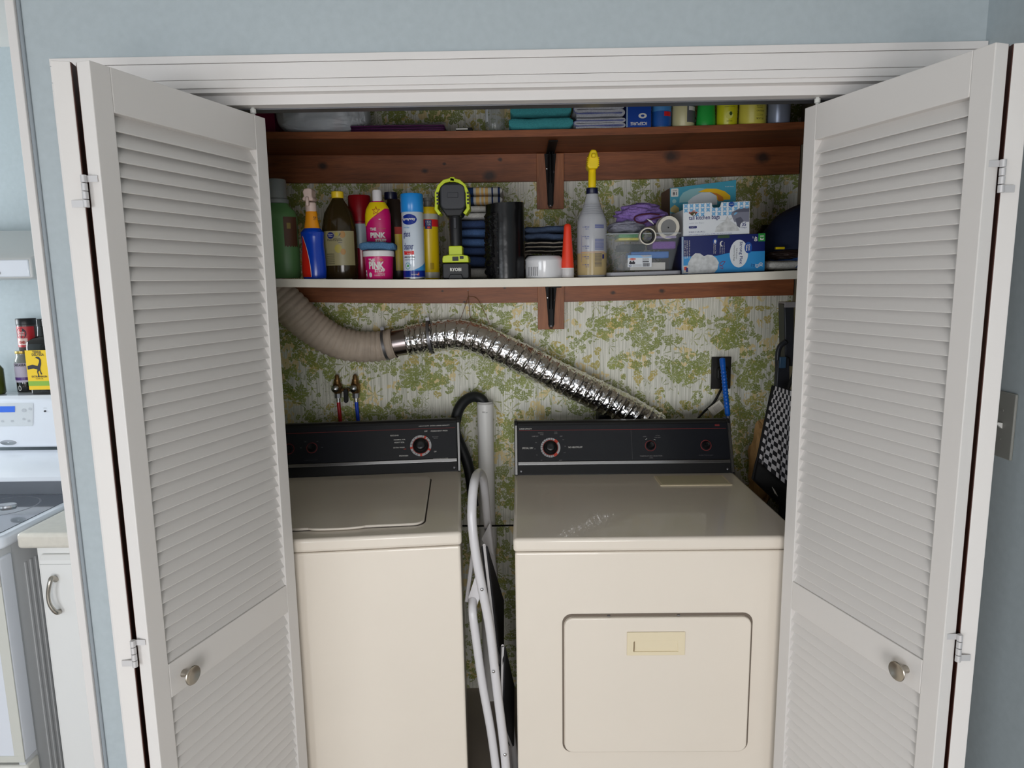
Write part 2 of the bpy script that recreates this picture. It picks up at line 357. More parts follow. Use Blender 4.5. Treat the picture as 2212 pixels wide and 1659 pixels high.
struct(MB().box(XR-.012, XR, YR, YW, 0, .09).build('baseboard_right', WHITE2, bevel=.002))
tk = MB(); tk.box(-.913, .905, YF+.052, YF+.085, 2.014, 2.036)
tag(tk.build('door_track', GREYM, smooth=False), 'metal sliding track hidden behind the header trim', 'door track')

# ---------------------------------------------------------------- bifold louvered doors
LW, LH, LT = .447, 1.975, .029
LZ = .0223
def louver_leaf(parent, s, knob, hinge_end=0, plain=False):
    """local: x 0..LW from hinge edge, outer face y=0, thickness towards s*y, z up"""
    Y = lambda a: s*a
    f = MB()
    def bx(x0, x1, z0, z1, y0=0., y1=LT): a, c = sorted((Y(y0), Y(y1))); f.box(x0, x1, a, c, z0, z1)
    z = lambda v: v-LZ
    bx(0, .0405, 0, LH); bx(LW-.0375, LW, 0, LH)
    for a, c in ((z(1.9215), LH), (z(.812), z(.8835)), (0, .115)): bx(.0405, LW-.0375, a, c)
    lf = f.build('door_leaf', [WHITE], parent, smooth=False, bevel=.0016)
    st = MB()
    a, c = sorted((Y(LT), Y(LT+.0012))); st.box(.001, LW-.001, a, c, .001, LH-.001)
    for zc0, zc1, px in ((z(.8835), z(1.9215), .0262), (.115, z(.812), .0262)):
        b = MB(); n = round((zc1-zc0)/px); p = (zc1-zc0)/n; x0, x1 = .0405, LW-.0375
        for k in range(n):
            zc = zc0+p*(k+.5); hh = p*.66
            # slat: slopes down towards the outer face, rounded nose
            pr = [(Y(.0030), zc-hh), (Y(.0028), zc-hh+.0014), (Y(.0215), zc+hh), (Y(.0235), zc+hh-.002), (Y(.0235), zc+hh-.006), (Y(.0062), zc-hh-.0002)]
            b.prism(pr, x0, x1, 'x')
        # moulded inner edge
        b.build('louver_panel', WHITE, lf, smooth=False)
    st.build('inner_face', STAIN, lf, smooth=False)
    if knob:
        M = Matrix.Translation((.0745, 0, z(.8455))) @ Matrix.Rotation(R(90) if s > 0 else R(-90), 4, 'X')
        k = MB(); k.lathe([(.008, 0), (.0075, .003), (.0062, .010), (.0075, .016), (.011, .019), (.0185, .0225), (.0195, .0245), (.0185, .026), (.0165, .0255), (.011, .0225), (.004, .0215), (.0005, .0214)], M=M, n=36)
        part(k.build('knob', NICKEL, lf, ang=60), 'round brushed nickel knob')
    return lf
def bifold(name, s, pB, qB, pA, qA, label):
    root = struct(thing(name, label, None)); del_cat = root.pop('category', None) if 'category' in root else None
    for (P, Q, knob, sg) in ((pB, qB, True, s), (pA, qA, False, -s)):
        # outer face of A looks away from the opening, so its thickness runs the other way
        e = (Vector(Q)-Vector(P)).normalized(); a = math.atan2(e.y, e.x)
        lf = louver_leaf(root, sg, knob); lf.location = (P[0], P[1], LZ); lf.rotation_euler = (0, 0, a)
    for zc in (1.785, .932, .15):
        h = MB(); xm = (pB[0]+pA[0])/2; cx = (pB[0]+pA[0])/2; y = min(pB[1], pA[1])
        xk = HK[name][0]; yk = HK[name][1]
        for q in range(4): h.lathe([(.0046, .0006), (.005, .001), (.005, .0128), (.0046, .0132)], c=(xk, yk, zc-.028+q*.0138), n=14)
        h.box(xk+(.002 if s > 0 else -.022), xk+(.022 if s > 0 else -.002), yk+.0028, yk+.0042, zc+.015, zc+.026)
        h.box(xk-(.026 if s > 0 else -.002), xk-(.002 if s > 0 else -.024), yk+.0008, yk+.0022, zc-.027, zc-.015)
        h.build('hinge', mat('painted_hinge', (206, 204, 204), .35, .3), root)
    g = MB(); e = (Vector(qB)-Vector(pB)).normalized(); nn = Vector((-e.y, e.x))*(LT/2*s); c = Vector(pB)+e*(LW-.022)+nn
    g.lathe([(.004, 0), (.004, .006), (.0065, .007), (.0065, .016), (.004, .017), (.004, .034)], c=(c.x, c.y, LZ+LH), n=14); g.build('guide_pin', mat('white_nylon', (220, 220, 215), .4), root)
    return root
HK = {'door_1': (-.7515, -1.131), 'door_2': (.8035, -1.1325)}
def along(P, Q, s):  # from outer front corner P and back end Q
    e = (Vector(Q)-Vector(P)).normalized(); return Vector(P), Vector(P)+e*LW
def leafA(inner, back, s):
    e = (Vector(back)-Vector(inner)).normalized(); n = Vector((-e.y, e.x))*s*LT; P = Vector(inner)+n; return P, P+e*LW
pB, qB = along((-.7237, -1.1279), (-.5859, -.704), 1); pA, qA = leafA((-.759, -1.1225), (-.884, -.693), 1)
bifold('door_1', 1, pB, qB, pA, qA, 'left white louvered bifold door, folded open')
pB, qB = along((.7749, -1.1314), (.6387, -.704), -1); pA, qA = leafA((.8095, -1.124), (.888, -.684), -1)
bifold('door_2', -1, pB, qB, pA, qA, 'right white louvered bifold door, folded open')

# ---------------------------------------------------------------- shelves, cleats, brackets
def SM(x): return 1.6275+.0105*min(1.2, (x/.72)**2)          # top of the middle shelf (it sags)
def SU(x): return 2.0880+.0090*min(1.2, (x/.85)**2)
def board(name, top, th, y0, yb, x0, x1, m, label):
    b = MB(); n = 24; rows = []
    for i in range(n+1):
        x = x0+(x1-x0)*i/n; t = top(x); y1 = yb(x) if callable(yb) else yb; rows.append(b.pts([(x, y0, t-th), (x, y1, t-th), (x, y1, t), (x, y0, t)]))
    for A, B in zip(rows, rows[1:]):
        for k in range(4): b.face([A[k], A[(k+1) % 4], B[(k+1) % 4], B[k]])
    b.face(rows[0]); b.face(rows[-1][::-1])
    return tag(b.build(name, m, smooth=False, bevel=.0012), label, 'shelf')
WOODS = WOOD
SHELFW = mat('shelf_white', (222, 216, 202), .5, var=.05, vs=12)
board('upper_shelf', SU, .0215, -.10, YB-.001, -.955, .985, WOODS, 'red-brown stained wooden shelf near the top of the closet')
board('middle_shelf', SM, .0235, -.40, lambda x: -.09 if x < -.47 else YB-.001, -.955, .985, SHELFW, 'long white-edged shelf full of cleaning bottles and boxes')
for fn, th, lab in ((lambda x: SU(x)-.0222, .0955, 'stained wooden cleat on the wall under the upper shelf'), (lambda x: SM(x)-.0242, .062, 'stained wooden cleat on the wall under the middle white shelf')):
    o = board('wall_cleat', fn, th, YB-.021, YB-.001, -.955, .985, WOOD, lab); o['category'] = 'cleat'
WOODV = wood('red_brown_pine_upright', (182, 112, 64), (122, 68, 36), axis=2, knots=False)
for z0, z1, lab in ((1.872, 2.063, 'upright wood block behind the upper black shelf bracket'), (1.443, 1.600, 'upright wood block behind the lower black shelf bracket')):
    tag(MB().box(.056, .152, YB-.032, YB-.0215, z0, z1).build('bracket_block', WOODV, smooth=False, bevel=.001), lab, 'wood block')
def bracket(zt, zb, yf, label, x=.104):
    t = thing('shelf_bracket', label, 'bracket', (x, YB-.033, zb)); H = zt-zb; D = YB-.033-yf
    ml = mat('black_bracket', (7, 7, 9), .5, spec=.25)
    b = MB(); b.prism([(-.009, .006), (.009, .006), (.017, H*.75), (.021, H-.002), (-.021, H-.002), (-.017, H*.75)], -.003, 0)
    b.prism([(-.009, .004), (-.004, 0), (.004, 0), (.009, .004)], -.003, 0)
    for sx in (-1, 1): b.prism([(-.0035, .012), (-.013, .014), (-.026, H-.012), (-.0035, H-.012)], sx*.009-.0015, sx*.009+.0015, 'x')
    b.build('vertical_arm', ml, t, smooth=False, bevel=.0012)
    b = MB(); b.box(-.015, .015, -D, -.003, H-.004, H-.0005)
    b.prism([(-.003, H-.004), (-.003, H*.45), (-.012, H*.5), (-.055, H-.010), (-.055, H-.004)], -.006, -.0035, 'x'); b.prism([(-.003, H-.004), (-.003, H*.45), (-.012, H*.5), (-.055, H-.010), (-.055, H-.004)], .0035, .006, 'x')
    b.build('horizontal_arm', ml, t, smooth=False, bevel=.001)
    Mx = Matrix.Rotation(R(90), 4, 'X')
    for z, x2 in ((.010, 0), (H*.72, -.012), (H*.66, .010)):
        MB().lathe([(.0045, 0), (.0045, .0012), (.003, .0024), (.0004, .0028)], M=Matrix.Translation((x2, -.003, z)) @ Mx, n=14).build('screw', CHROME if x2 < 0 else GREYM, t)
bracket(2.0635, 1.874, -.06, 'black metal shelf bracket under the upper wooden shelf')
bracket(1.6025, 1.446, -.22, 'black metal shelf bracket under the middle white shelf')

# ---------------------------------------------------------------- laundry appliances
ZT = .973
def console(root, w, D0, washer):
    """slanted control console; front foot at local y=D0, on the deck"""
    f0, f1, H = D0, D0+.075, .168      # foot and top edge of the slanted face
    L = math.hypot(f1-f0, H); M = Matrix(((1, 0, 0, 0), (0, (f1-f0)/L, -H/L, f0), (0, H/L, (f1-f0)/L, 0), (0, 0, 0, 1)))
    # panel coordinates: x right, y up the slope, z out of the face (negative = outwards is -normal)
    def pm(x, y, out=.0): # point on panel
        v = Vector((0, H/L, -(f1-f0)/L)); up = Vector((0, (f1-f0)/L, H/L)); n = Vector((0, -H/L, (f1-f0)/L)); p = Vector((x, f0, ZT))+up*y+n*out; return p
    c = MB(); c.prism([(f0+.003, ZT), (f1+.003, ZT+H-.006), (f1+.012, ZT+H), (f1+.052, ZT+H-.004), (f1+.056, ZT)], .004, w-.004, 'x')
    co = c.build('control_console', mat('console_black', (20, 20, 22), .45), root, smooth=False, bevel=.003)
    for x0 in (0, w-.011):
        e = MB(); e.prism([(f0-.003, ZT+.0008), (f1-.003, ZT+H-.004), (f1+.010, ZT+H+.003), (f1+.054, ZT+H), (f1+.060, ZT+.0008)], x0, x0+.011, 'x')
        part(e.build('end_cap', BLACK, co, smooth=False, bevel=.002), 'black end cap')
        e = MB(); a = pm(x0+.002, .002, .0085); 
        q = [pm(x0+.0025, .003, .0035), pm(x0+.0095, .003, .0035), pm(x0+.0095, L*.93, .0035), pm(x0+.0025, L*.93, .0035)]
        e.poly(q); part(e.build('chrome_trim', CHROME, co, smooth=False), 'thin chrome strip on the console edge')
    panel = MB(); A = [pm(x, y, o) for o in (.0, .003) for x, y in ((.012, .048), (w-.012, .048), (w-.012, L*.93), (.012, L*.93))]
    v = panel.pts(A); 
    for f in ((0, 1, 2, 3), (4, 5, 6, 7), (0, 1, 5, 4), (1, 2, 6, 5), (2, 3, 7, 6), (3, 0, 4, 7)): panel.face([v[i] for i in f])
    pn = panel.build('control_panel', BLACKP, co, smooth=False)
    st = MB(); A = [pm(x, y, o) for o in (.0, .006) for x, y in ((.012, .035), (w-.012, .035), (w-.012, .046), (.012, .046))]; v = st.pts(A)
    for f in ((0, 1, 2, 3), (4, 5, 6, 7), (0, 1, 5, 4), (1, 2, 6, 5), (2, 3, 7, 6), (3, 0, 4, 7)): st.face([v[i] for i in f])
    part(st.build('silver_strip', CHROME, co, smooth=False, bevel=.001), 'brushed silver strip along the console')
    for x in (.022, w-.022): MB().lathe([(.004, 0), (.004, .0015), (.002, .0024), (.0003, .0025)], M=Matrix.Translation(pm(x, .015, -.0005)) @ Matrix.Rotation(math.atan2(H, f1-f0), 4, 'X'), n=12).build('screw', GREYM, co)
    P = lambda x, y: pm(x, y, .0036)
    patch(rect(.016, w-.016, L*.83, L*.838), mat('dull_red', (120, 40, 40), .5), pn, P, 'red_line')
    return co, pn, pm, P, L
def dial(pn, pm, x, y, r, ticks, ring=True, knob=.55):
    n = Vector((0, 0, 0)); o = pm(x, y, 0); o2 = pm(x, y, 1); N = (o2-o).normalized(); M = Matrix.Translation(pm(x, y, .003)) @ N.to_track_quat('Z', 'Y').to_matrix().to_4x4()
    if ring:
        b = MB(); b.lathe([(r*.80, 0), (r*.80, .001), (r, .001), (r, 0)], M=M, n=48, cap=False); ri = b.build('dial_ring', mat('dial_silver', (176, 176, 178), .35, .3), pn)
        for a, wd, m in ticks:
            q = MB(); ps = []
            for rr in (r*.79, r*1.01):
                for k in range(5): t = R(a+wd*(k/4-.5)); ps.append((rr, t))
            q.mi = 0; v = [q.b.verts.new(M @ Vector((rr*math.cos(t), rr*math.sin(t), .0014))) for rr, t in ps]
            for k in range(4): q.face([v[k], v[k+1], v[k+6], v[k+5]])
            q.build('dial_mark', m, ri, smooth=False)
        MB().lathe([(r*.75, 0), (r*.75, .0012), (r*.785, .0012), (r*.785, 0)], M=M, n=48, cap=False).build('red_ring', INKR, ri)
    else: MB().lathe([(r*.88, 0), (r*.88, .0008), (r, .0008), (r, 0)], M=M, n=40, cap=False).build('red_ring', mat('dull_red', (120, 40, 40)), pn)
    kr = r*knob
    b = MB(); b.lathe([(r*.74, 0), (r*.72, .004), (kr*1.18, .008), (kr, .010), (kr*.92, .022), (kr*.7, .026), (kr*.3, .0255), (.0004, .025)], M=M, n=40)
    return part(b.build('dial_knob', mat('knob_black', (20, 20, 22), .3), pn, ang=50), 'round black knob')
def cabinet(root, w, D, z0, deck_mat):
    b = MB(); b.box(.004, w-.004, .006, D, z0+.0, .934); b.build('body', CREAM, root, smooth=False, bevel=.006, seg=3)
    b = MB(); b.box(0, w, 0, D+.002, .9365, ZT); b.build('top_deck', CREAM, root, smooth=True, bevel=.009, seg=4)
    for x in (.05, w-.05):
        for y in (.06, D-.06): MB().lathe([(.018, 0), (.018, .008), (.008, .012), (.008, z0-.0)], c=(x, y, 0), n=12).build('foot', BLACK, root)
# dryer
dr = thing('clothes_dryer', 'almond front-loading dryer with wide black control console, right of the step stool', 'clothes dryer', (-.034, -.675, 0))
DWd = .737; cabinet(dr, DWd, .665, .03, CREAM)
co, pn, pm, P, L = console(dr, DWd, .565, False)
text('LARGE CAPACITY', .042, .0046, INKW, pn, P, .018, L*.855, bold=.01)
TX = lambda s, u, v, wpx, hpx, m=INKW, **k: None
def on_console(root_loc, rz, pmf):
    """finds x,y on the console for a point of the photo"""
    p0, p1, p2 = pmf(0, 0, .0036), pmf(1, 0, .0036), pmf(0, .1, .0036); Mr = Matrix.Translation(root_loc) @ Matrix.Rotation(rz, 4, 'Z')
    p0, p1, p2 = Mr @ p0, Mr @ p1, Mr @ p2; ex = p1-p0; ey = (p2-p0)*10; n = ex.cross(ey).normalized()
    def f(u, v):
        d = Vector(ray(u, v)); C = Vector(CAM); t = (p0-C).dot(n)/d.dot(n); q = C+d*t-p0; return q.dot(ex)/ex.length_squared, q.dot(ey)/ey.length_squared
    return f
F = on_console(Vector((-.034, -.675, 0)), 0, pm)
def ptext(F, P, pn, s, u0, v0, u1, v1, m=INKW, **k):
    """lettering spanning photo corners lower-left (u0,v1) .. upper-right (u1,v0)"""
    a = F(u0, v1); b = F(u1, v0); text(s, b[0]-a[0], b[1]-a[1], m, pn, P, a[0], a[1], **k)
DIM = mat('grey_ink', (128, 126, 126), .6); DIM2 = mat('faint_ink', (74, 72, 76), .6)
x, y = F(1189, 967); dial(pn, pm, x, y, .0335, [(48, 26, INKR), (-55, 26, INKR)]+[(a, 3, DIM2) for a in range(75, 290, 15)])
x, y = F(1405, 963); dial(pn, pm, x, y, .0185, [], False, .6)
x, y = F(1525, 962); k3 = dial(pn, pm, x, y, .0185, [], False, .5)
for s, u0, v0, u1, v1, m in (('SPECIAL DRY', 1128, 966, 1152, 970, INKW), ('NO HEAT/FLUFF', 1228, 964, 1258, 968, INKW), ('DAMP DRY', 1149, 941, 1163, 944, DIM), ('WRINKLE', 1162, 934, 1174, 936.5, DIM), ('FREE', 1167, 938, 1174, 940, DIM),
                             ('COOL', 1197, 932.5, 1204, 934.5, DIM), ('DOWN', 1197, 935.5, 1204, 937.5, DIM), ('OFF', 1209, 941, 1215, 944, DIM), ('OFF', 1208, 993, 1214, 996, DIM), ('TEMPERATURE SELECTOR', 1382, 983.5, 1431, 986.5, DIM),
                             ('NORMAL', 1403, 988, 1411, 990, DIM), ('LOW', 1389, 942, 1396, 944, DIM), ('COTTON', 1416, 940, 1425, 942, DIM), ('HIGH HEAT', 1414, 944, 1427, 946, DIM), ('PUSH TO START', 1510, 982, 1541, 985, DIM2)):
    ptext(F, P, pn, s, u0, v0, u1, v1, m, bold=.008)
for k, (u, v) in enumerate(((1158, 956), (1156, 969.5), (1160, 983), (1170, 994), (1183, 1000), (1197, 1000), (1217, 950), (1221, 964), (1220, 978))):
    ptext(F, P, pn, str(10*(9-k)), u-2, v-1, u+1.5, v+1, DIM)
a = F(1367, 1002); patch(rect(a[0]-.0006, a[0]+.0006, .05, L*.825), DIM2, pn, P, 'panel_line')
a = F(1544, 918); patch(rect(a[0], a[0]+.016, a[1]-.0035, a[1]+.003), mat('dull_red', (120, 40, 40)), pn, P, 'emblem')
patch(rect(a[0], a[0]+.016, a[1]-.0002, a[1]+.0008), BLACKP, pn, lambda x, z: pm(x, z, .004), 'emblem')
for u, v, rot in ((1396, 949, 1), (1414, 949, -1)):
    a = F(u, v); patch([(a[0]-.003, a[1]-.0012*rot), (a[0]+.003, a[1]+.0018*rot), (a[0]+.003, a[1]+.0032*rot), (a[0]-.003, a[1]+.0002*rot)][::1], INKW, pn, P, 'dial_mark')
# dryer door in its recess
rc = MB(); o1 = rrect(.124, .617, .371, .766, .026); o2 = rrect(.1285, .6125, .3745, .7605, .023)
rc = MB(); A = rc.pts([(p[0], .0052, p[1]) for p in o1]); B = rc.pts([(p[0], .0052, p[1]) for p in rrect(.1285, .6125, .3745, .7585, .024)]); n = len(A)
for i in range(n): rc.face([A[i], A[(i+1) % n], B[(i+1) % n], B[i]])
rc.build('door_recess', mat('recess_shadow_line', (112, 100, 88), .7), dr, smooth=False)
dd = MB(); dd.prism(rrect(.1295, .6115, .3755, .7580, .023), -.004, .0065); dd = dd.build('dryer_door', CREAM, dr, bevel=.0035, seg=3)
IV = mat('aged_ivory_plastic', (229, 215, 184), .45)
hp = MB(); X0, X1, Z0, Z1 = .291, .441, .656, .720
ho = [(X0, Z0), (X1, Z0), (X1, Z1), (X0, Z1)]; hi = [(X0+.016, Z0+.010), (X1-.016, Z0+.010), (X1-.018, Z1-.024), (X0+.018, Z1-.024)]
A = hp.pts([(x, -.0075, z) for x, z in ho]); B = hp.pts([(x, -.0075, z) for x, z in hi]); C = hp.pts([(x, -.0045, z) for x, z in ho]); D = hp.pts([(x+(.003 if i in (0, 3) else -.003), -.0042 + (.0 if i < 2 else -.001), z) for i, (x, z) in enumerate(hi)])
for i in range(4): j = (i+1) % 4; hp.face([A[i], A[j], B[j], B[i]]); hp.face([A[i], A[j], C[j], C[i]]); hp.face([B[i], B[j], D[j], D[i]])
hp.face(D); part(hp.build('pull_handle', IV, dd, smooth=False, bevel=.0008), 'yellowed ivory recessed plastic pull')
part(MB().box(X0+.017, X0+.0195, -.0078, -.0045, Z0+.012, Z1-.026).build('handle_edge', mat('slot_shadow', (120, 100, 70)), dd), 'dark slot edge')
for x in (.245, .425): MB().lathe([(.004, 0), (.004, .002)], c=(x, .0045, .7605), n=10).build('screw', GREYM, dr)
# lint screen cover, sunk a little into the deck
lt = MB(); lt.prism([(.461, .430), (.688, .430), (.688, .536), (.461, .536)], ZT+.0002, ZT+.0035, 'z'); lc = lt.build('lint_screen_cover', IV, dr, smooth=False, bevel=.001)
lt = MB(); lt.prism([(.469, .438), (.680, .438), (.680, .528), (.469, .528)], ZT+.0036, ZT+.0041, 'z'); part(lt.build('cover_plate', mat('olive_tan_plate', (204, 194, 162), .5), lc, smooth=False), 'olive-tan textured plate')
# washer, turned a little
WW = .66; wa_loc = Vector((-.163-WW*math.cos(R(5)), -.634-WW*math.sin(R(5)), 0))
wa = thing('washing_machine', 'almond top-loading washer with black control console, behind left louvered door', 'washing machine', wa_loc, (0, R(-.35), R(5)))
cabinet(wa, WW, .655, .03, CREAM)
co, pn, pm, P, L = console(wa, WW, .572, True)
F = on_console(wa_loc, R(5), pm)
ld = MB(); lx0, lx1, ly0, ly1 = .10, WW-.10, .062, .515
ld.prism(rrect(lx0, lx1, ly0, ly1, .030), ZT+.0002, ZT+.0075, 'z'); lid = ld.build('lid', CREAM, wa, bevel=.005, seg=3)
hl = MB(); pr = []
for k in range(17): t = k/16; pr.append((WW/2-.075+.15*t, ly0-.011*math.sin(PI*t)**.5 if 0 < t < 1 else ly0))
pr += [(WW/2+.075, ly0+.012), (WW/2-.075, ly0+.012)]
hl.prism(pr, ZT+.0015, ZT+.0078, 'z'); hl.build('lid_lip', CREAM, lid, bevel=.0022, seg=3)
g = MB(); oA = rrect(lx0-.0035, lx1+.0035, ly0-.0015, ly1+.0025, .033); oB = rrect(lx0+.003, lx1-.003, ly0+.003, ly1-.003, .028); A = g.pts([(p[0], p[1], ZT+.0004) for p in oA]); B = g.pts([(p[0], p[1], ZT+.0004) for p in oB]); n = len(A)
for i in range(n): g.face([A[i], A[(i+1) % n], B[(i+1) % n], B[i]])
g.build('lid_gap', mat('seam_shadow', (58, 50, 44), .8), wa, smooth=False)
for s, u0, v0, u1, v1, m in (('HEAVY DUTY  EXTRA LARGE CAPACITY', 909, 919.5, 975.5, 923.5, INKW), ('PERMANENT PRESS', 935, 931, 971, 934.5, INKW), ('REGULAR', 847.5, 940.5, 865.5, 944, INKW), ('NORMAL SOIL', 855, 949.5, 880, 953, INKW), ('HEAVY SOIL', 856, 955.5, 878, 959, INKW),
                             ('EXTRA WASH', 854, 966.5, 878, 970, INKW), ('OFF', 876, 970.5, 881.5, 973, INKR), ('PREWASH', 866.5, 984.5, 885.5, 988, INKW), ('SOAK', 892.5, 995, 902, 998.5, INKW), ('OFF', 905.5, 995, 916, 998.5, INKW), ('OFF', 921, 932, 927.5, 935, INKW), ('OFF', 941.5, 976, 947, 979, INKW),
                             ('KNITS/DELICATES', 940.5, 991, 972, 994.5, INKW), ('PULL START PUSH STOP', 854, 998, 880, 1000.5, DIM), ('MINI WASH', 938, 944.5, 951, 946.5, DIM), ('GENTLE', 941, 947.5, 950, 949.5, DIM), ('TEMPERATURE', 661, 993, 690, 995.5, DIM2)):
    ptext(F, P, pn, s, u0, v0, u1, v1, m, bold=.012)
x, y = F(913, 964.5); dial(pn, pm, x, y, .0365, [(62, 12, INKR), (192, 12, INKR), (272, 12, INKR), (-26, 12, INKR)]+[(a, 2.5, DIM2) for a in (25, 45, 80, 110, 130, 150, 170, 215, 235, 250, 300)])
x, y = F(678, 968); dial(pn, pm, x, y, .0185, [], False, .6)
x, y = F(628, 970); dial(pn, pm, x, y, .0185, [], False, .6)
for a0, (u, v) in ((0, (664, 955)), (1, (690, 954)), (2, (700, 967)), (3, (654, 968))): a = F(u, v); patch(rect(a[0]-.003, a[0]+.003, a[1]-.0004, a[1]+.0006), DIM, pn, P, 'dial_mark')

# ---------------------------------------------------------------- ducts, pipes, taps
def pathY(pts, n=8): return smoothpath([at(u, v, Y=y) for u, v, y in pts], n)
def resample(P, d):
    out = [P[0].copy()]; acc = 0
    for a, b in zip(P, P[1:]):
        l = (b-a).length; s = d-acc
        while s <= l: out.append(a+(b-a)*(s/l)); s += d
        acc = (acc+l) % d if l+acc >= d else acc+l
    return out
VP = resample(pathY([(590, 632, .04), (628, 665, .05), (668, 702, .07), (720, 735, .09), (768, 748, .11), (815, 748, .125), (853, 741, .125)], 30), .0022)
vd = thing('vinyl_duct', 'off-white ribbed vinyl duct curving down below the middle shelf', 'duct', VP[-1])
VM = mat('vinyl_duct_cloth', (196, 180, 164), .55, bump=.5, bs=45, bdist=.006, var=.12, vs=20)
nv = len(VP)
b = MB(); b.tube([p-VP[-1] for p in VP], .05, n=36, cap=False, rf=lambda t, th: .0620-.0125*t+.0042*abs(math.sin(PI*t*nv*.0022/.021+th*.5))**.8+.0012*noise.noise(Vector((t*60, th*3, 1)))); b.build('duct_body', VM, vd, ang=80)
FP = resample(pathY([(880, 736, .13), (940, 727, .13), (985, 723, .13), (1030, 731, .13), (1080, 752, .125), (1152, 787, .12), (1225, 823, .12), (1297, 857, .12), (1365, 892, .115), (1420, 925, .11)], 30), .0018)
fd = thing('foil_duct', 'shiny crinkled foil dryer duct sloping down to the dryer', 'duct', FP[0])
nf = len(FP); Ltot = nf*.0018
def frf(t, th):
    s = t*Ltot; ph = (s/.019 if s < .12 else .12/.019+(s-.12)/(.034)); ph = (ph+th/(2*PI)) % 1; seam = math.exp(-((ph-.5)/.10)**2)
    return .0545+.0042*seam+.0020*noise.noise(Vector((s*90, math.cos(th)*3.4, math.sin(th)*3.4)))+.0010*noise.noise(Vector((s*200, math.cos(th)*9, math.sin(th)*9)))
b = MB(); b.tube([p-FP[0] for p in FP], .05, n=64, cap=False, rf=frf); b.build('duct_body', foil(), fd, ang=50)
def segtube(name, P0, P1, r, m, label, cat, th=.0):
    t = MB(); t.tube([P0, P0+(P1-P0)*.02, P0+(P1-P0)*.98, P1], r, n=40, cap=False); return tag(t.build(name, m, smooth=True), label, cat)
segtube('duct_connector', at(838, 744, Y=.125), at(884, 736, Y=.13), .0485, mat('galvanized', (170, 160, 160), .22, 1), 'smooth galvanized pipe joining the vinyl duct to the foil duct', 'duct connector')
def clamp(P, T, r, label):
    T = T.normalized(); t = thing('hose_clamp', label, 'clamp', P); M = T.to_track_quat('Z', 'Y').to_matrix().to_4x4()
    MB().lathe([(r, -.005), (r+.0012, -.005), (r+.0012, .005), (r, .005)], M=M, n=44, cap=False).build('band', GREYM, t)
    m = MB(); m.box(-.006, .006, r, r+.012, -.0065, .0065, M=M); m.lathe([(.004, 0), (.004, .02)], M=M @ Matrix.Translation((-.008, r+.007, 0)) @ Matrix.Rotation(R(90), 4, 'Y'), n=10); m.build('worm_screw', GREYM, t)
i = int(nv*.93); clamp(VP[i], VP[i]-VP[i-3], .0545, 'steel clamp band around the right end of the vinyl duct')
i = min(range(nf), key=lambda k: abs((FP[k]-at(930, 728, Y=.13)).length)); clamp(FP[i], FP[i]-FP[i-3], .0600, 'steel clamp band around the left end of the foil duct')
# string holding the duct
nail = at(1011, 628, Y=YB-.024)
st = thing('hanging_string', 'thin brown string looped from a nail on the lower cleat', 'string', nail); TW = mat('twine', (120, 84, 58), .9)
b = MB()
for pts in ([(1011, 641, .176), (1000, 675, .14), (992, 697, .10), (987, 722, .075), (985, 748, .10)], [(1012, 640, .176), (1030, 645, .17), (1047, 675, .15), (1057, 700, .15)], [(1012, 641, .176), (1014, 670, .17), (1018, 688, .16), (1030, 692, .15)]):
    b.tube([p-nail for p in pathY(pts, 8)], .0011, n=6)
b.build('cord', TW, st); MB().tube([(0, .012, 0), (0, -.004, .002)], .0016, n=8).build('nail', GREYM, st)
b = MB(); b.tube([Vector((0, .002, .002)), at(1012, 641, Y=.176)-nail], .0011, n=6); b.build('cord_knot', TW, st)
# standpipe and drain hose
pv = thing('standpipe', 'white plastic drain standpipe on the wall between the machines', 'pipe', (-.142, .14, 0)); PVC = mat('pvc_white', (236, 234, 230), .3)
b = MB(); b.lathe([(.0235, 1.175), (.0300, 1.175), (.0300, 1.183), (.0295, 1.184)], n=32, cap=False); b.lathe([(.030, 0), (.030, 1.183)], n=32, cap=False); b.lathe([(.026, 1.0), (.026, 1.183)], n=32, cap=False)
b.build('pipe', PVC, pv); text('IPEX', .011, .005, INKD, pv, on_cyl(.0302, -.3, 0), 0, 1.146); text('L40', .007, .004, INKD, pv, on_cyl(.0302, -.3, 0), .012, 1.1455)
MB().lathe([(.030, .62), (.0345, .622), (.0345, .70), (.030, .702)], n=32, cap=False).build('pipe_coupling', PVC, pv)
HP = [(-.19, .095, .80), (-.205, .09, .95)]+[tuple(at(u, v, Y=y)) for u, v, y in ((984, 935, .09), (985, 905, .095), (993, 880, .105), (1008, 863, .12), (1026, 857, .135), (1042, 865, .14), (1047, 882, .14), (1047, 910, .14))]
dh = MB(); dh.tube(smoothpath(HP, 10), .0195, n=20); tag(dh.build('drain_hose', mat('rubber_black', (22, 24, 26), .5)), 'thick black drain hose hooked into the white standpipe', 'hose')
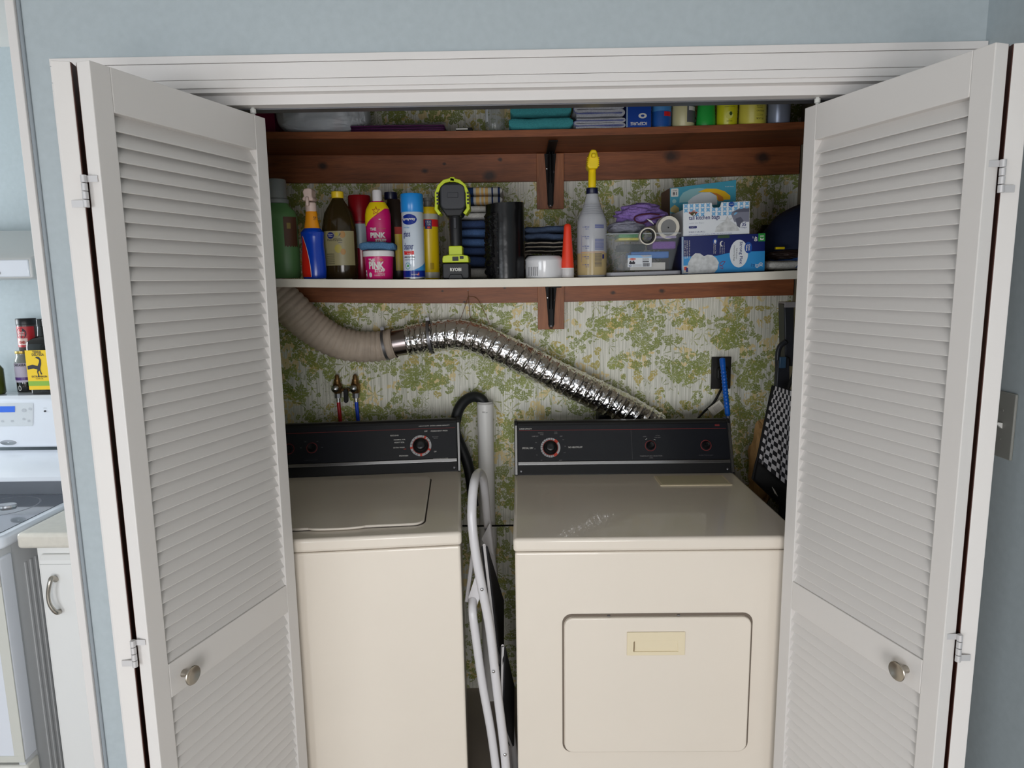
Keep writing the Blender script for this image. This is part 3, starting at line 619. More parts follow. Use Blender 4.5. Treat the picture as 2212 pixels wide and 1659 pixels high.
# water taps
BR = mat('old_brass', (136, 104, 66), .4, .9, var=.3, vs=80)
def tap(x, z, hose_m, col, label, hl):
    t = thing('water_valve', label, 'valve', (x, YB-.03, z)); Mx = Matrix.Rotation(R(90), 4, 'X')
    b = MB(); b.lathe([(.013, -.022), (.016, -.018), (.016, .012), (.012, .02), (.012, .03)], n=20); b.lathe([(.015, 0), (.015, .018), (.011, .022), (.011, .034)], M=Mx, n=20); b.lathe([(.008, .02), (.008, .042), (.004, .048)], n=14)
    b.lathe([(.012, -.0), (.012, .03)], M=Matrix.Rotation(R(-90), 4, 'X'), n=16)
    b.build('valve_body', BR, t)
    MB().lathe([(.0135, .034), (.0135, .038), (.009, .043), (.0004, .045)], M=Mx, n=20).build('valve_cap', CHROME, t)
    MB().lathe([(.013, -.04), (.013, -.022)], n=8).build('coupling_nut', GREYM, t)
    MB().lathe([(.0072, -.056), (.0072, -.04)], n=14).build('ferrule', CHROME, t)
    h = MB(); Px = [Vector((x, YB-.03, z-.052)), Vector((x+.002, YB-.03, z-.09)), Vector((x+.006, YB-.032, z-.16)), Vector((x+.02, YB-.04, z-.3)), Vector((x+.03, YB-.05, z-.5))]
    h.tube(smoothpath(Px, 10), .0068, n=14); tag(h.build('supply_hose', hose_m), hl, 'hose')
tap(-.692, 1.238, mat('red_hose', (176, 26, 34), .35), 0, 'left brass valve above the red supply hose', 'red rubber supply hose below the left brass valve')
tap(-.625, 1.238, mat('blue_hose', (24, 70, 200), .35), 0, 'right brass valve above the blue supply hose', 'blue rubber supply hose below the right brass valve')
tv = thing('valve_lever', 'black lever and brass bar joining the two water valves', 'valve lever', (-.658, YB-.03, 1.228)); MB().lathe([(.0065, -.03), (.0065, .03)], M=Matrix.Rotation(R(90), 4, 'Y'), n=12).build('cross_bar', BR, tv)
b = MB(); b.prism(rrect(-.008, .008, -.046, .006, .0079), -.012, -.022); b.box(-.006, .006, -.012, 0, -.004, .004); b.build('lever', BLACK, tv, bevel=.002)
# outlet, cord, tag, brush
ol = thing('wall_outlet', 'black dryer outlet plate on the papered wall', 'outlet', (.738, YB-.002, 1.271)); b = MB(); b.box(-.038, .034, -.009, .002, -.06, .06); ou = b.build('cover_plate', mat('outlet_black', (26, 24, 22), .4), ol, bevel=.002)
b = MB(); b.prism(rrect(-.022, .022, -.024, .022, .012), -.034, -.009); b.build('plug', BLACK, ol, bevel=.003)
cp = pathY([(1560, 836, .17), (1553, 850, .16), (1540, 872, .15), (1520, 890, .13), (1505, 908, .10), (1500, 925, .08)], 8); tag(MB().tube(cp, .0048, n=10).build('power_cord', BLACK), 'black power cord hanging from the dark outlet', 'cord')
tg = thing('paper_tag', 'white printed paper tag wrapped on the black power cord', 'tag', at(1548, 882, Y=.135), (0, R(-38), 0)); b = MB(); b.box(-.026, .026, -.0012, .0012, -.017, .019); b.build('tag_sheet', mat('paper_tag_white', (206, 200, 188), .7), tg)
for k in range(7): patch(rect(-.012, .018, -.012+k*.0036, -.0108+k*.0036), mat('tag_ink', (120, 116, 112)), tg, on_plane(0, 0, -.0016), 'printed_line')
pb, pt_ = at(1583, 1010, Y=-.0), at(1560, 773, Y=.12)
br = thing('brush', 'long-handled brush with a bright blue grip leaning behind the dryer', 'brush', pb); d = pt_-pb; Lb = d.length; M = d.to_track_quat('Z', 'Y').to_matrix().to_4x4()
prof = []
for k in range(60): t = k/59; prof.append((.0095+.0012*math.sin(t*110)*(.15 < t < .8)+(.001 if t > .85 else 0)-(.003 if t < .05 else 0), Lb*.45+t*Lb*.55))
prof[-1] = (.006, Lb); part(MB().lathe(prof, M=M, n=18).build('grip', mat('bright_blue_plastic', (10, 92, 190), .35), br), 'ribbed blue grip')
MB().lathe([(.0055, -.3), (.0055, Lb*.3), (.0075, Lb*.43), (.0075, Lb*.46)], M=M, n=14).build('shaft', GREYM, br)
tag(MB().tube([at(1000, 1136, Y=-.0), at(1050, 1136, Y=.08), at(1110, 1135, Y=.12)], .0035, n=8).build('gap_cable', BLACK), 'thin black cable crossing behind the step stool', 'cable')
ve = MB(); p = at(1312, 893, Y=.17); ve.box(p.x-.04, p.x+.05, .12, YB-.002, p.z-.08, p.z+.004); tag(ve.build('wall_box', BLACK, bevel=.003), 'small black box on the wall under the foil duct', 'box')

# ---------------------------------------------------------------- folding step stool, stored in the gap
ss = thing('step_stool', 'folded white tubular step stool with black treads between washer and dryer', 'step stool', (-.10, -.4, 0)); O = Vector((-.10, -.4, 0)); TUB = mat('white_tube', (216, 214, 216), .28, coat=.3); TRD = mat('black_tread', (26, 26, 30), .7, bump=.4, bs=300)
def lp(pts, n=10): return [p-O for p in pathY(pts, n)]
A = lp([(1094, 1672, -.60), (1087, 1597, -.60), (1072, 1477, -.60), (1058, 1358, -.60), (1042, 1274, -.60), (1028, 1199, -.60), (1020, 1131, -.595), (1020, 1085, -.58), (1024, 1045, -.55), (1030, 1026, -.49), (1037, 1022, -.42), (1044, 1036, -.34), (1048, 1070, -.28), (1052, 1120, -.26), (1060, 1190, -.25), (1068, 1260, -.25), (1080, 1400, -.25), (1098, 1560, -.25)])
fl = A[0].copy(); ext = lambda a, b: b+(b-a)*((-(b+O).z)/(b-a).z)
A = [ext(A[1], A[0])]+A+[ext(A[-2], A[-1])]
MB().tube(A, .0125, n=18).build('front_frame', TUB, ss)
B = lp([(1073, 1672, -.60), (1060, 1577, -.60), (1042, 1477, -.60), (1028, 1378, -.60), (1021, 1325, -.595), (1021, 1295, -.57)]); B = [ext(B[1], B[0])]+B
MB().tube(B, .0118, n=16).build('rear_leg', TUB, ss)
B2 = lp([(1112, 1640, -.27), (1095, 1500, -.27), (1078, 1380, -.27), (1065, 1290, -.27)]); B2 = [ext(B2[1], B2[0])]+B2
MB().tube(B2, .0118, n=16).build('rear_leg', TUB, ss)
for nm, q in (('tread', [(1046, 1178, -.56), (1083, 1296, -.28), (1083, 1440, -.28), (1070, 1395, -.56)]), ('tread', [(1086, 1395, -.53), (1106, 1480, -.29), (1105, 1612, -.29), (1082, 1555, -.53)])):
    P4 = [at(u, v, Y=y)-O for u, v, y in q]; n = (P4[1]-P4[0]).cross(P4[3]-P4[0]).normalized()*.009; b = MB(); v = b.pts([p+n for p in P4]+[p-n for p in P4])
    for f in ((0, 1, 2, 3), (4, 5, 6, 7), (0, 1, 5, 4), (1, 2, 6, 5), (2, 3, 7, 6), (3, 0, 4, 7)): b.face([v[i] for i in f])
    t_ = part(b.build(nm, TRD, ss, smooth=False, bevel=.003), 'black ribbed tread')
    b = MB(); b.tube([p*1.0 for p in P4], .0045, n=8, closed=True); b.build('tread_rim', TUB, t_)
for q in ([(1012, 1290, -.575), (1030, 1235, -.575), (1042, 1272, -.575), (1030, 1310, -.575), (1020, 1330, -.575)], [(1040, 1165, -.30), (1058, 1130, -.30), (1066, 1200, -.30)]):
    P4 = [at(u, v, Y=y)-O for u, v, y in q]; b = MB(); A_ = b.pts(P4); B_ = b.pts([p+Vector((0, .0025, 0)) for p in P4]); m = len(P4); b.face(A_); b.face(B_[::-1])
    for i in range(m): b.face([A_[i], A_[(i+1) % m], B_[(i+1) % m], B_[i]])
    b.build('hinge_plate', TUB, ss, smooth=False)
MB().tube([at(1008, 1300, Y=-.55)-O, at(1022, 1190, Y=-.5)-O], .006, n=8).build('brace', TUB, ss)
Mx = Matrix.Rotation(R(90), 4, 'X')
for u, v in ((1041, 1273), (1066, 1450), (1091, 1630)):
    p = at(u, v, Y=-.6125)-O; MB().lathe([(.0045, 0), (.0045, .002), (.003, .0035), (.0004, .004)], M=Matrix.Translation(p) @ Mx, n=12).build('rivet', CHROME, ss)
p = at(1050, 1143, Y=-.2725)-O; MB().lathe([(.0045, 0), (.0045, .002), (.0004, .004)], M=Matrix.Translation(p) @ Mx, n=12).build('rivet', GREYM, ss)

# ---------------------------------------------------------------- things on the middle shelf
def spot(uL, uR, Y, v=560, top=SM):
    """centre x, half width and shelf height for something standing between two photo columns at depth Y"""
    a, b = at(uL, v, Y=Y).x, at(uR, v, Y=Y).x; x = (a+b)/2; return x, (b-a)/2, top(x)+.0008
def hgt(u, v, Y, z0): return at(u, v, Y=Y).z-z0
def squeeze(mb): return mb
def P_(name, prof, m, parent, n=36, sx=1, sy=1, lab=None, c=(0, 0, 0), ang=40):
    o = MB().lathe(prof, c=c, n=n, sx=sx, sy=sy).build(name, m, parent, ang=ang)
    if lab: part(o, lab)
    return o
def wrap(parent, name, m, r, a0, a1, z0, z1, n=24, sx=1, sy=1, lab=None, dr=.0004):
    b = MB(); b.grid(lambda u, v: Vector(((r+dr)*sx*math.sin(a0+(a1-a0)*u), -(r+dr)*sy*math.cos(a0+(a1-a0)*u), z0+(z1-z0)*v)), n, 2)
    o = b.build(name, m, parent, ang=60)
    if lab: part(o, lab)
    return o
def pl(name, rgb, rough=.35, **k): return mat(name, rgb, rough, **k)
# green detergent bottle, mostly behind the door
Y = -.28; x, w, z0 = spot(566, 648, Y); H = hgt(606, 388, Y, z0)
t = thing('detergent_bottle', 'large green laundry bottle with grey translucent cap, leftmost on the middle shelf', 'bottle', (x, Y, z0), (0, 0, R(0)))
k = H
P_('bottle_body', [(w*.93, 0), (w, .006), (w*1.0, k*.30), (w*.95, k*.5), (w*.98, k*.6), (w*.9, k*.68), (w*.6, k*.735), (w*.54, k*.77)], pl('detergent_green', (98, 142, 88), .35), t, sy=.62)
P_('cap', [(w*.56, k*.76), (w*.58, k*.77), (w*.58, k*.80), (w*.50, k*.81), (w*.49, k*.99), (w*.46, k)], pl('smoky_cap', (150, 154, 152), .25, alpha=.85), t, lab='grey see-through screw cap')
wrap(t, 'label', pl('label_orange_brown', (92, 58, 40), .5), w*.985, .45, 1.35, k*.1, k*.62, sy=.62, lab='brown and orange side label')
b = MB(); b.tube([Vector((w*.9*math.sin(a)*.9-.014, -w*.62*math.cos(a)-.001, k*.40+k*.07*math.sin(t_))) for a, t_ in ((-.7+.09*i, PI*i/12) for i in range(13))], .0014, n=6); b.build('embossed_rib', pl('detergent_green', (62, 98, 52)), t)
wrap(t, 'label_mark', pl('gold_mark', (150, 130, 60), .5), w*.987, .62, .85, k*.5, k*.56, n=6, sy=.62)
# blue trigger spray bottle
Y = -.335; x, w, z0 = spot(651, 705, Y); k = hgt(672, 408, Y, z0)
t = thing('spray_bottle', 'blue and orange spray bottle with pale trigger head and red swoosh', 'spray bottle', (x, Y, z0))
BB = [(w*.88, 0), (w*.92, .004), (w*.96, k*.1), (w*.93, k*.25), (w*.86, k*.38), (w*.88, k*.47), (w*.92, k*.52), (w*.62, k*.565), (w*.50, k*.66), (w*.44, k*.745), (w*.40, k*.76)]
P_('bottle_body', BB[:8], pl('gloss_blue', (14, 62, 176), .2), t, sy=.7)
P_('bottle_neck', BB[7:], pl('orange_yellow', (232, 150, 24), .3), t, sy=.78, lab='orange-yellow neck')
text('UOOZ', .024, .009, INKD, t, on_cyl(w*.50, .55, 0, 0, 0, 1, .8), 0, k*.60, rot=90, bold=.02)
P_('collar', [(w*.40, k*.75), (w*.42, k*.755), (w*.42, k*.84), (w*.36, k*.85)], pl('trigger_pale', (214, 190, 180), .45), t, lab='ribbed pale collar')
b = MB(); b.prism([(-.014, k*.86), (.012, k*.86), (.015, k*.885), (.011, k*.905), (.012, k*.985), (.004, k), (-.010, k*.99), (-.014, k*.955), (-.011, k*.91), (-.017, k*.885)], -.026, .018); b.prism([(-.004, k*.80), (.004, k*.80), (.004, k*.9), (-.004, k*.9)], -.036, -.024)
part(b.build('trigger_head', pl('trigger_pale', (214, 190, 180)), t, bevel=.003), 'pale pink-white trigger head')
def onb(prof, sy, dr=.0008):
    def f(ang, z):
        for (r0, a), (r1, b_) in zip(prof, prof[1:]):
            if a <= z <= b_: r = r0+(r1-r0)*(z-a)/(b_-a+1e-9); break
        else: r = prof[-1][0]
        return Vector(((r+dr)*math.sin(ang), -(r+dr)*sy*math.cos(ang), z))
    return f
f = onb(BB[:8], .7); b = MB(); aL = lambda v: -1.3+.42*v; aR = lambda v: -.10-.74*v**2.2; b.grid(lambda u, v: f(aL(v)+(aR(v)-aL(v))*u, k*(.02+.46*v)), 10, 16); part(b.build('label_swoosh', pl('swoosh_red', (200, 34, 22), .3), t, ang=60), 'red swoosh')
b = MB(); b.grid(lambda u, v: f(aR(v)+.05*u, k*(.02+.46*v)), 2, 16); b.build('swoosh_edge', pl('pale_edge', (220, 200, 190)), t, ang=60)
# amber jug
Y = -.275; x, w, z0 = spot(699, 773, Y); k = hgt(726, 414, Y, z0)
t = thing('cleaner_jug', 'brown translucent cleaner jug with yellow cap and lemon label', 'jug', (x, Y, z0))
AM = pl('amber_liquid', (58, 46, 24), .12, trans=.25)
JB = [(w*.92, 0), (w*.97, .006), (w*.97, k*.14), (w*1.0, k*.16), (w, k*.52), (w*.97, k*.60), (w*.80, k*.76), (w*.36, k*.90), (w*.30, k*.93)]
P_('jug_body', JB, AM, t, sy=.7)
P_('cap', [(w*.33, k*.925), (w*.345, k*.93), (w*.345, k*.995), (w*.31, k)], pl('cap_yellow', (236, 200, 40), .35), t, lab='yellow screw cap')
wrap(t, 'label', pl('lemon_label', (150, 142, 104), .35), w, -1.05, 1.12, k*.155, k*.545, sy=.7, lab='beige label with lemons and lettering')
mp = on_cyl(w+.0012, 0, 0, 0, 0, 1, .7)
patch(ell(-.018, k*.495, .0115, .0095), INKB, t, mp, 'label_badge', n=8); text('Great', .015, .004, INKW, t, on_cyl(w+.002, 0, 0, 0, 0, 1, .7), -.0255, k*.499); text('Value', .013, .004, INKW, t, on_cyl(w+.002, 0, 0, 0, 0, 1, .7), -.0245, k*.480)
mp = on_cyl(w+.0030, 0, 0, 0, 0, 1, .7); text('Multi-Purpose', .046, .0075, INKD, t, mp, -.029, k*.425); text('Lemon Scent', .022, .0035, INKD, t, mp, -.009, k*.452); text('cleaner', .012, .003, INKB, t, mp, .005, k*.41)
for cx, cz, r, m in ((.018, .505, .009, 'fruit_orange'), (.004, .345, .011, 'fruit_lemon'), (.018, .31, .008, 'fruit_orange'), (.001, .51, .005, 'fruit_lemon')):
    patch(ell(cx, k*cz, r, r*1.1), pl(m, (166, 120, 50) if 'orange' in m else (168, 154, 66), .4), t, on_cyl(w+.0016+cx*.02, 0, 0, 0, 0, 1, .7), 'fruit_print', n=8)
patch([(.006, k*.48), (.014, k*.51), (.012, k*.53)], pl('leaf_print', (60, 82, 40)), t, mp, 'leaf_print', n=3)
for q in range(6): patch(rect(-.034, -.008, k*(.28-.022*q), k*(.288-.022*q)), pl('label_small_print', (96, 90, 66)), t, mp, 'printed_line', n=6)
# dark red aerosol behind
Y = -.20; x, w, z0 = spot(758, 806, Y); k = hgt(780, 423, Y, z0)
t = thing('aerosol_can', 'dark red aerosol can behind the tall pink bottle', 'aerosol can', (x, Y, z0))
P_('can_body', [(w*.93, 0), (w*.97, .004), (w*.97, k*.685)], pl('can_maroon', (132, 14, 40), .25), t)
P_('cap', [(w, k*.69), (w, k*.98), (w*.94, k)], pl('cap_dark_red', (128, 12, 22), .25), t, lab='glossy dark red cap')
wrap(t, 'label', pl('label_grey_blue', (150, 164, 170), .3), w*.97, -1.3, 1.3, k*.37, k*.66, lab='grey-blue label band')
# pink bottle
Y = -.27; x, w, z0 = spot(793, 848, Y); k = hgt(818, 411, Y, z0)
t = thing('cream_cleaner_bottle', 'pink bottle with yellow top and white flip cap behind the pink tub', 'bottle', (x, Y, z0))
PB = [(w*.9, 0), (w*.96, .004), (w, k*.2), (w*.94, k*.35), (w, k*.62), (w*.99, k*.72), (w*.9, k*.79), (w*.6, k*.865), (w*.38, k*.885)]
PINK = pl('hot_pink', (196, 20, 104), .3); YEL = pl('bright_yellow', (236, 206, 20), .3)
P_('bottle_body', PB, PINK, t, sy=.62)
P_('cap', [(w*.37, k*.875), (w*.37, k*.985), (w*.33, k)], pl('cap_white', (226, 222, 222), .3), t, lab='white flip cap')
f = onb(PB, .62, .0006); b = MB(); b.grid(lambda u, v: f(-1.45+2.9*u, (k*(.60+.19*min(1, max(0, (u-.15)/.6))**.8))*(1-v)+k*.864*v), 20, 10); part(b.build('yellow_top', YEL, t, ang=60), 'yellow printed shoulder')
def star(cx, cz, r, r2): return [(cx+(r if i % 2 == 0 else r2)*math.sin(PI*i/5), cz+(r if i % 2 == 0 else r2)*math.cos(PI*i/5)) for i in range(10)]
def ringstar(cx, cz, r, m, parent, mp):
    b = MB(); o = star(cx, cz, r, r*.42); i_ = star(cx, cz, r*.74, r*.28); A = b.pts([mp(*p) for p in o]); B = b.pts([mp(*p) for p in i_])
    for q in range(10): b.face([A[q], A[(q+1) % 10], B[(q+1) % 10], B[q]])
    b.build('star_print', m, parent, smooth=False)
fm = lambda x_, z_: onb(PB, .62, .0022)(x_/w, z_)
ringstar(-.001, k*.765, .014, pl('star_red', (170, 50, 30)), t, fm)
patch([(-.012, k*.675), (-.007, k*.70), (.006, k*.735), (.012, k*.745), (.0, k*.71)], pl('star_red', (170, 50, 30)), t, fm, 'star_tail')
for s, x_, z_, a_, c_ in (('THE', -.024, .545, .019, .0085), ('PINK', -.024, .465, .046, .0155), ('STUFF', -.009, .42, .033, .0085)): text(s, a_, c_, INKW, t, fm, x_+.003, k*z_, bold=.05)
text('the original', .022, .0035, pl('gold_mark', (150, 130, 60)), t, fm, .004, k*.56)
patch(rect(.006, .012, k*.665, k*.675), INKW, t, fm, 'white_mark')
# brown jug behind with navy cap
Y = -.14; x, w, z0 = spot(822, 888, Y); k = hgt(844, 416, Y, z0)
t = thing('chemical_jug', 'dark brown bottle with navy cap behind the pink bottle', 'bottle', (x, Y, z0))
P_('bottle_body', [(w*.95, 0), (w, .006), (w, k*.58), (w*.86, k*.70), (w*.42, k*.90), (w*.38, k*.92)], pl('dark_brown_plastic', (48, 38, 32), .25), t, sy=.6)
P_('cap', [(w*.41, k*.92), (w*.42, k*.925), (w*.41, k*1.0)], pl('cap_navy', (16, 20, 52), .35), t, c=(-.008, 0, 0), lab='navy blue screw cap')
wrap(t, 'label', YEL, w, .1, .62, k*.10, k*.52, sy=.6, lab='yellow label'); wrap(t, 'label_band', INKR, w, .1, .62, k*.52, k*.60, sy=.6)
# pink tub with sponge on the lid
Y = -.335; x, w, z0 = spot(785, 852, Y); k = hgt(818, 542, Y, z0)
t = thing('paste_tub', 'pink cleaning paste tub with white lid under a blue sponge', 'tub', (x, Y, z0)); tub_top = z0+k; tub_x = x; tw = w
P_('tub_body', [(w*.82, 0), (w*.85, .003), (w*.93, k*.80)], PINK, t)
P_('lid', [(w*.95, k*.79), (w, k*.80), (w, k*.97), (w*.95, k)], pl('cap_white', (226, 222, 222)), t, lab='white snap lid')
mt = lambda x_, z_: Vector(((w*(.85+.08*z_/(k*.8))+.0006)*math.sin(x_/w), -(w*(.85+.08*z_/(k*.8))+.0006)*math.cos(x_/w), z_))
for s, x_, z_, a_, c_ in (('THE', -.028, .57, .022, .0115), ('PINK', -.028, .35, .050, .0205), ('STUFF', -.009, .235, .033, .010), ('THE MIRACLE', .0, .165, .024, .0035), ('CLEANING PASTE', -.012, .11, .035, .0035)): text(s, a_, c_, INKW, t, mt, x_+.003, k*z_, bold=.045 if c_ > .005 else .005)
text('The Original', .022, .0035, pl('gold_mark', (150, 130, 60)), t, mt, .006, k*.62); ringstar(.016, k*.675, .005, YEL, t, mt)
patch(ell(-.022, k*.15, .006, .007), INKW, t, mt, 'round_mark'); patch(rect(-.046, -.038, k*.10, k*.32), INKW, t, mt, 'side_panel', n=3); patch(rect(-.0445, -.0395, k*.2, k*.24), INKB, t, lambda a, c: mt(a, c)*1.0+Vector((0, -.0006, 0)), 'side_mark')
t = thing('scrub_sponge', 'soft blue scrub sponge resting on the pink tub', 'sponge', (tub_x, Y, tub_top+.0))
b = MB(); b.blob((0, 0, .0085), (w*1.17, w*.75, .0115), .0, 4, 3, 4, .5); 
for v in b.b.verts: v.co.z += .004*noise.noise(Vector((v.co.x*50, v.co.y*40, 1)))-.006*(max(0, v.co.x/w)**2)*.4+.002; v.co += Vector([noise.noise(v.co*420+Vector((i*9, 0, 0))) for i in range(3)])*.0012
lo = min(v.co.z for v in b.b.verts)
for v in b.b.verts: v.co.z -= lo
b.build('sponge_block', pl('sponge_blue', (78, 120, 158), .95, var=.25, vs=300, bump=.8, bs=500), t)
# glass cleaner can
Y = -.355; x, w, z0 = spot(870, 918, Y); k = hgt(893, 419, Y, z0)
t = thing('aerosol_can', 'white and blue glass cleaner can with sky blue cap', 'aerosol can', (x, Y, z0))
wc = w
CW = pl('can_white_blue', (196, 206, 216), .18, coat=.6)
P_('can_body', [(w*.92, 0), (w*.98, .003), (w*.98, k*.775), (w*.90, k*.79)], CW, t)
P_('bottom_rim', [(w*.93, -.0002), (w*.995, .0015), (w*.99, .0045)], CHROME, t, lab='bright metal rim')
P_('cap', [(w*.985, k*.785), (w*1.01, k*.79), (w*1.0, k*.985), (w*.95, k*.998), (w*.2, k)], pl('sky_blue_cap', (34, 132, 206), .25), t, lab='sky blue plastic cap')
wrap(t, 'label_base', pl('can_navy', (16, 40, 130), .2), w*.98, -2.4, 2.4, .006, k*.10, lab='navy base band')
b = MB(); b.grid(lambda u, v: Vector(((w*.98+.0006)*math.sin(-.1+1.7*u), -(w*.98+.0006)*math.cos(-.1+1.7*u), k*.10+(k*.11*u**1.3)*v)), 14, 2); b.build('label_wave', pl('wave_blue', (60, 140, 200), .2), t, ang=60)
mc = on_cyl(w*.98+.0008)
patch(ell(-.006, k*.695, .0235, .0145), pl('can_navy', (16, 40, 130)), t, mc, 'brand_oval', n=14); text('Sprayway', .039, .0095, INKW, t, on_cyl(w*.98+.0022, 0), -.026, k*.678, bold=.02)
text("World's Best", .019, .0042, pl('wave_blue', (60, 140, 200)), t, mc, -.024, k*.595)
text('glass', .023, .021, INKB, t, mc, -.026, k*.475, bold=.012); text('cleaner', .031, .0195, INKB, t, mc, -.026, k*.345, bold=.012)
patch(rect(-.026, .006, k*.288, k*.333), pl('band_red', (206, 40, 44), .3), t, mc, 'red_band', n=6); text('Foaming', .020, .0035, INKW, t, on_cyl(w*.98+.0016), -.02, k*.315); text('Action', .014, .0035, INKW, t, on_cyl(w*.98+.0016), -.015, k*.295)
text('AMMONIA FREE', .034, .0042, INKD, t, mc, -.026, k*.25, bold=.02); text('Streak Free Shine', .03, .003, INKB, t, mc, -.024, k*.222)
b = MB(); A = b.pts([on_cyl(w*.98+.001)(*p) for p in ell(-.014, k*.155, .0085, .0095, 24)]); B = b.pts([on_cyl(w*.98+.001)(*p) for p in ell(-.014, k*.155, .0068, .0078, 24)]); n = len(A)-1
for i in range(n): b.face([A[i], A[i+1], B[i+1], B[i]])
b.build('leaf_ring', pl('leaf_blue', (90, 150, 170)), t, smooth=False); patch([(-.018, k*.15), (-.013, k*.14), (-.009, k*.155), (-.013, k*.175)], pl('leaf_green', (70, 150, 80)), t, mc, 'leaf_print')
text('America', .02, .004, INKW, t, on_cyl(w*.98+.0012), -.004, k*.048); patch(rect(.012, .019, k*.045, k*.075), pl('flag_red', (190, 90, 90)), t, on_cyl(w*.98+.0012), 'flag_print', n=3); patch(rect(.012, .0155, k*.06, k*.075), INKB, t, on_cyl(w*.98+.0018), 'flag_canton')
# yellow can
Y = -.28; x, w, z0 = spot(906, 949, Y); k = hgt(930, 428, Y, z0)
t = thing('aerosol_can', 'yellow aerosol can tucked behind the blue-capped can', 'aerosol can', (x, Y, z0))
YC = pl('can_yellow', (214, 182, 20), .3)
P_('can_body', [(w*.94, 0), (w, .003), (w, k*.805)], YC, t)
P_('shoulder', [(w*.96, k*.806), (w*.97, k*.85), (w*.9, k*.885)], YC, t)
P_('spray_nozzle', [(w*.38, k*.88), (w*.38, k*.96), (w*.5, k*.965), (w*.48, k), (w*.1, k*1.003)], pl('nozzle_grey', (110, 108, 104), .4), t, lab='grey nozzle')
wrap(t, 'grey_band', pl('band_grey', (176, 174, 166), .3), w, -2, 2, k*.735, k*.80); wrap(t, 'red_band', pl('band_red', (206, 40, 44)), w, -2, 2, k*.645, k*.732); wrap(t, 'base_band', pl('band_grey', (176, 174, 166)), w, -2, 2, .003, k*.085)
my = on_cyl(w+.0008); patch(rect(-.006, .014, k*.615, k*.725), INKB, t, my, 'navy_box', n=4); text('1 BOX', .015, .006, INKW, t, on_cyl(w+.0014), -.003, k*.69); text('TOPS', .012, .006, INKW, t, on_cyl(w+.0014), -.001, k*.655); patch(rect(.001, .010, k*.622, k*.645), pl('band_red', (206, 40, 44)), t, on_cyl(w+.0014), 'red_tab', n=2)
patch(rect(.006, .018, k*.12, k*.20), pl('mustard', (170, 140, 20)), t, my, 'small_print_box', n=3)
# cordless tool standing on its battery
Y = -.34; x, w, z0 = spot(957, 1015, Y); px = (at(1000, 500, Y=Y).x-at(900, 500, Y=Y).x)/100
t = thing('cordless_tool', 'black and lime green cordless tool standing on its battery', 'cordless tool', (x, Y, z0)); LIME = pl('lime_green_plastic', (188, 204, 34), .4); TB = pl('tool_black', (20, 21, 24), .5); TD = pl('tool_dark_grey', (46, 47, 52), .5)
Z = lambda v: (600-v)*px
b = MB(); b.prism(rrect(-w*.98, w*.98, 0, Z(566), .006), -.03, .045); bt = b.build('battery', TB, t, bevel=.003)
b = MB(); b.prism([(-w*.55, .0), (-w*.42, Z(590)), (w*.42, Z(590)), (w*.55, 0)], -.036, -.03); b.build('battery_latch', TB, bt, bevel=.0015)
text('RYOBI', w*.83, Z(590)*.72, INKW, bt, lambda a, c: Vector((a, -.0308, c)), -w*.42, Z(583.5), bold=.03)
b = MB(); b.prism([(-w*.96, Z(565)), (-w*.96, Z(557)), (-w*.9, Z(551)), (-w*.5, Z(549)), (w*.5, Z(549)), (w*.9, Z(551)), (w*.96, Z(557)), (w*.96, Z(565))], -.032, .046); b.prism(rrect(-w*.5, w*.5, Z(551), Z(530), .004), -.022, .03)
part(b.build('foot_collar', LIME, t, bevel=.002), 'lime green foot collar')
b = MB(); b.prism(rrect(-w*.22, w*.22, Z(562), Z(553), .001), -.0335, -.031); b.prism(rrect(w*.32, w*.6, Z(558), Z(552), .001), -.0335, -.031); b.build('vent_slot', TB, t)
b = MB(); b.tube([(0, .002, Z(532)), (0, 0, Z(500)), (0, .002, Z(468)), (0, .006, Z(455))], .017, n=24, rf=lambda q, th: (.0172+.0014*q)*(1 if abs(math.cos(th)) < .9 else .96)); b.build('handle', TB, t)
b = MB(); b.box(-.0045, .0045, -.021, -.016, Z(494), Z(470)); b.build('trigger', TD, t, bevel=.002); b = MB(); b.box(-.017, .017, -.012, .02, Z(467.5), Z(466)); b.build('pale_seam', LIME, t)
HC = (982.5-986.5)*px
def octo(cx, u0, u1, v0, v1, cx0, cz0): return None
hd = [(-.017, Z(468)), (-.022, Z(466)), (-.032*1.2, Z(447)), (-.034*1.2, Z(440)), (-.034*1.2, Z(412)), (-.030*1.15, Z(403)), (-.014, Z(396)), (.014, Z(396)), (.030*1.15, Z(403)), (.034*1.2, Z(412)), (.034*1.2, Z(440)), (.032*1.2, Z(447)), (.022, Z(466)), (.017, Z(468))]
b = MB(); b.prism([(a-.003, c) for a, c in hd], -.02, .06); b.build('head', TB, t, bevel=.005, seg=3)
hf = rrect(-.039, .033, Z(455), Z(401), .017, 5); b = MB(); b.prism(hf, -.031, -.018); fp = b.build('front_cover', TD, t, bevel=.005, seg=3)
b = MB(); b.prism(rrect(-.018, .012, Z(430.5), Z(420), .001), -.033, -.030); b.build('logo_plate', TD, fp, bevel=.0012)
def band(pts, w_, y0, y1):
    b = MB(); n = len(pts); A = []
    for i, (a, c) in enumerate(pts):
        p, q = pts[max(i-1, 0)], pts[min(i+1, n-1)]; dx, dz = q[0]-p[0], q[1]-p[1]; L_ = math.hypot(dx, dz); nx, nz = -dz/L_*w_, dx/L_*w_
        A.append([b.b.verts.new((a, y0, c)), b.b.verts.new((a+nx, y0, c+nz)), b.b.verts.new((a+nx, y1, c+nz)), b.b.verts.new((a, y1, c))])
    for P0, P1 in zip(A, A[1:]):
        for k_ in range(4): b.face([P0[k_], P0[(k_+1) % 4], P1[(k_+1) % 4], P1[k_]])
    b.face(A[0]); b.face(A[-1][::-1]); return b
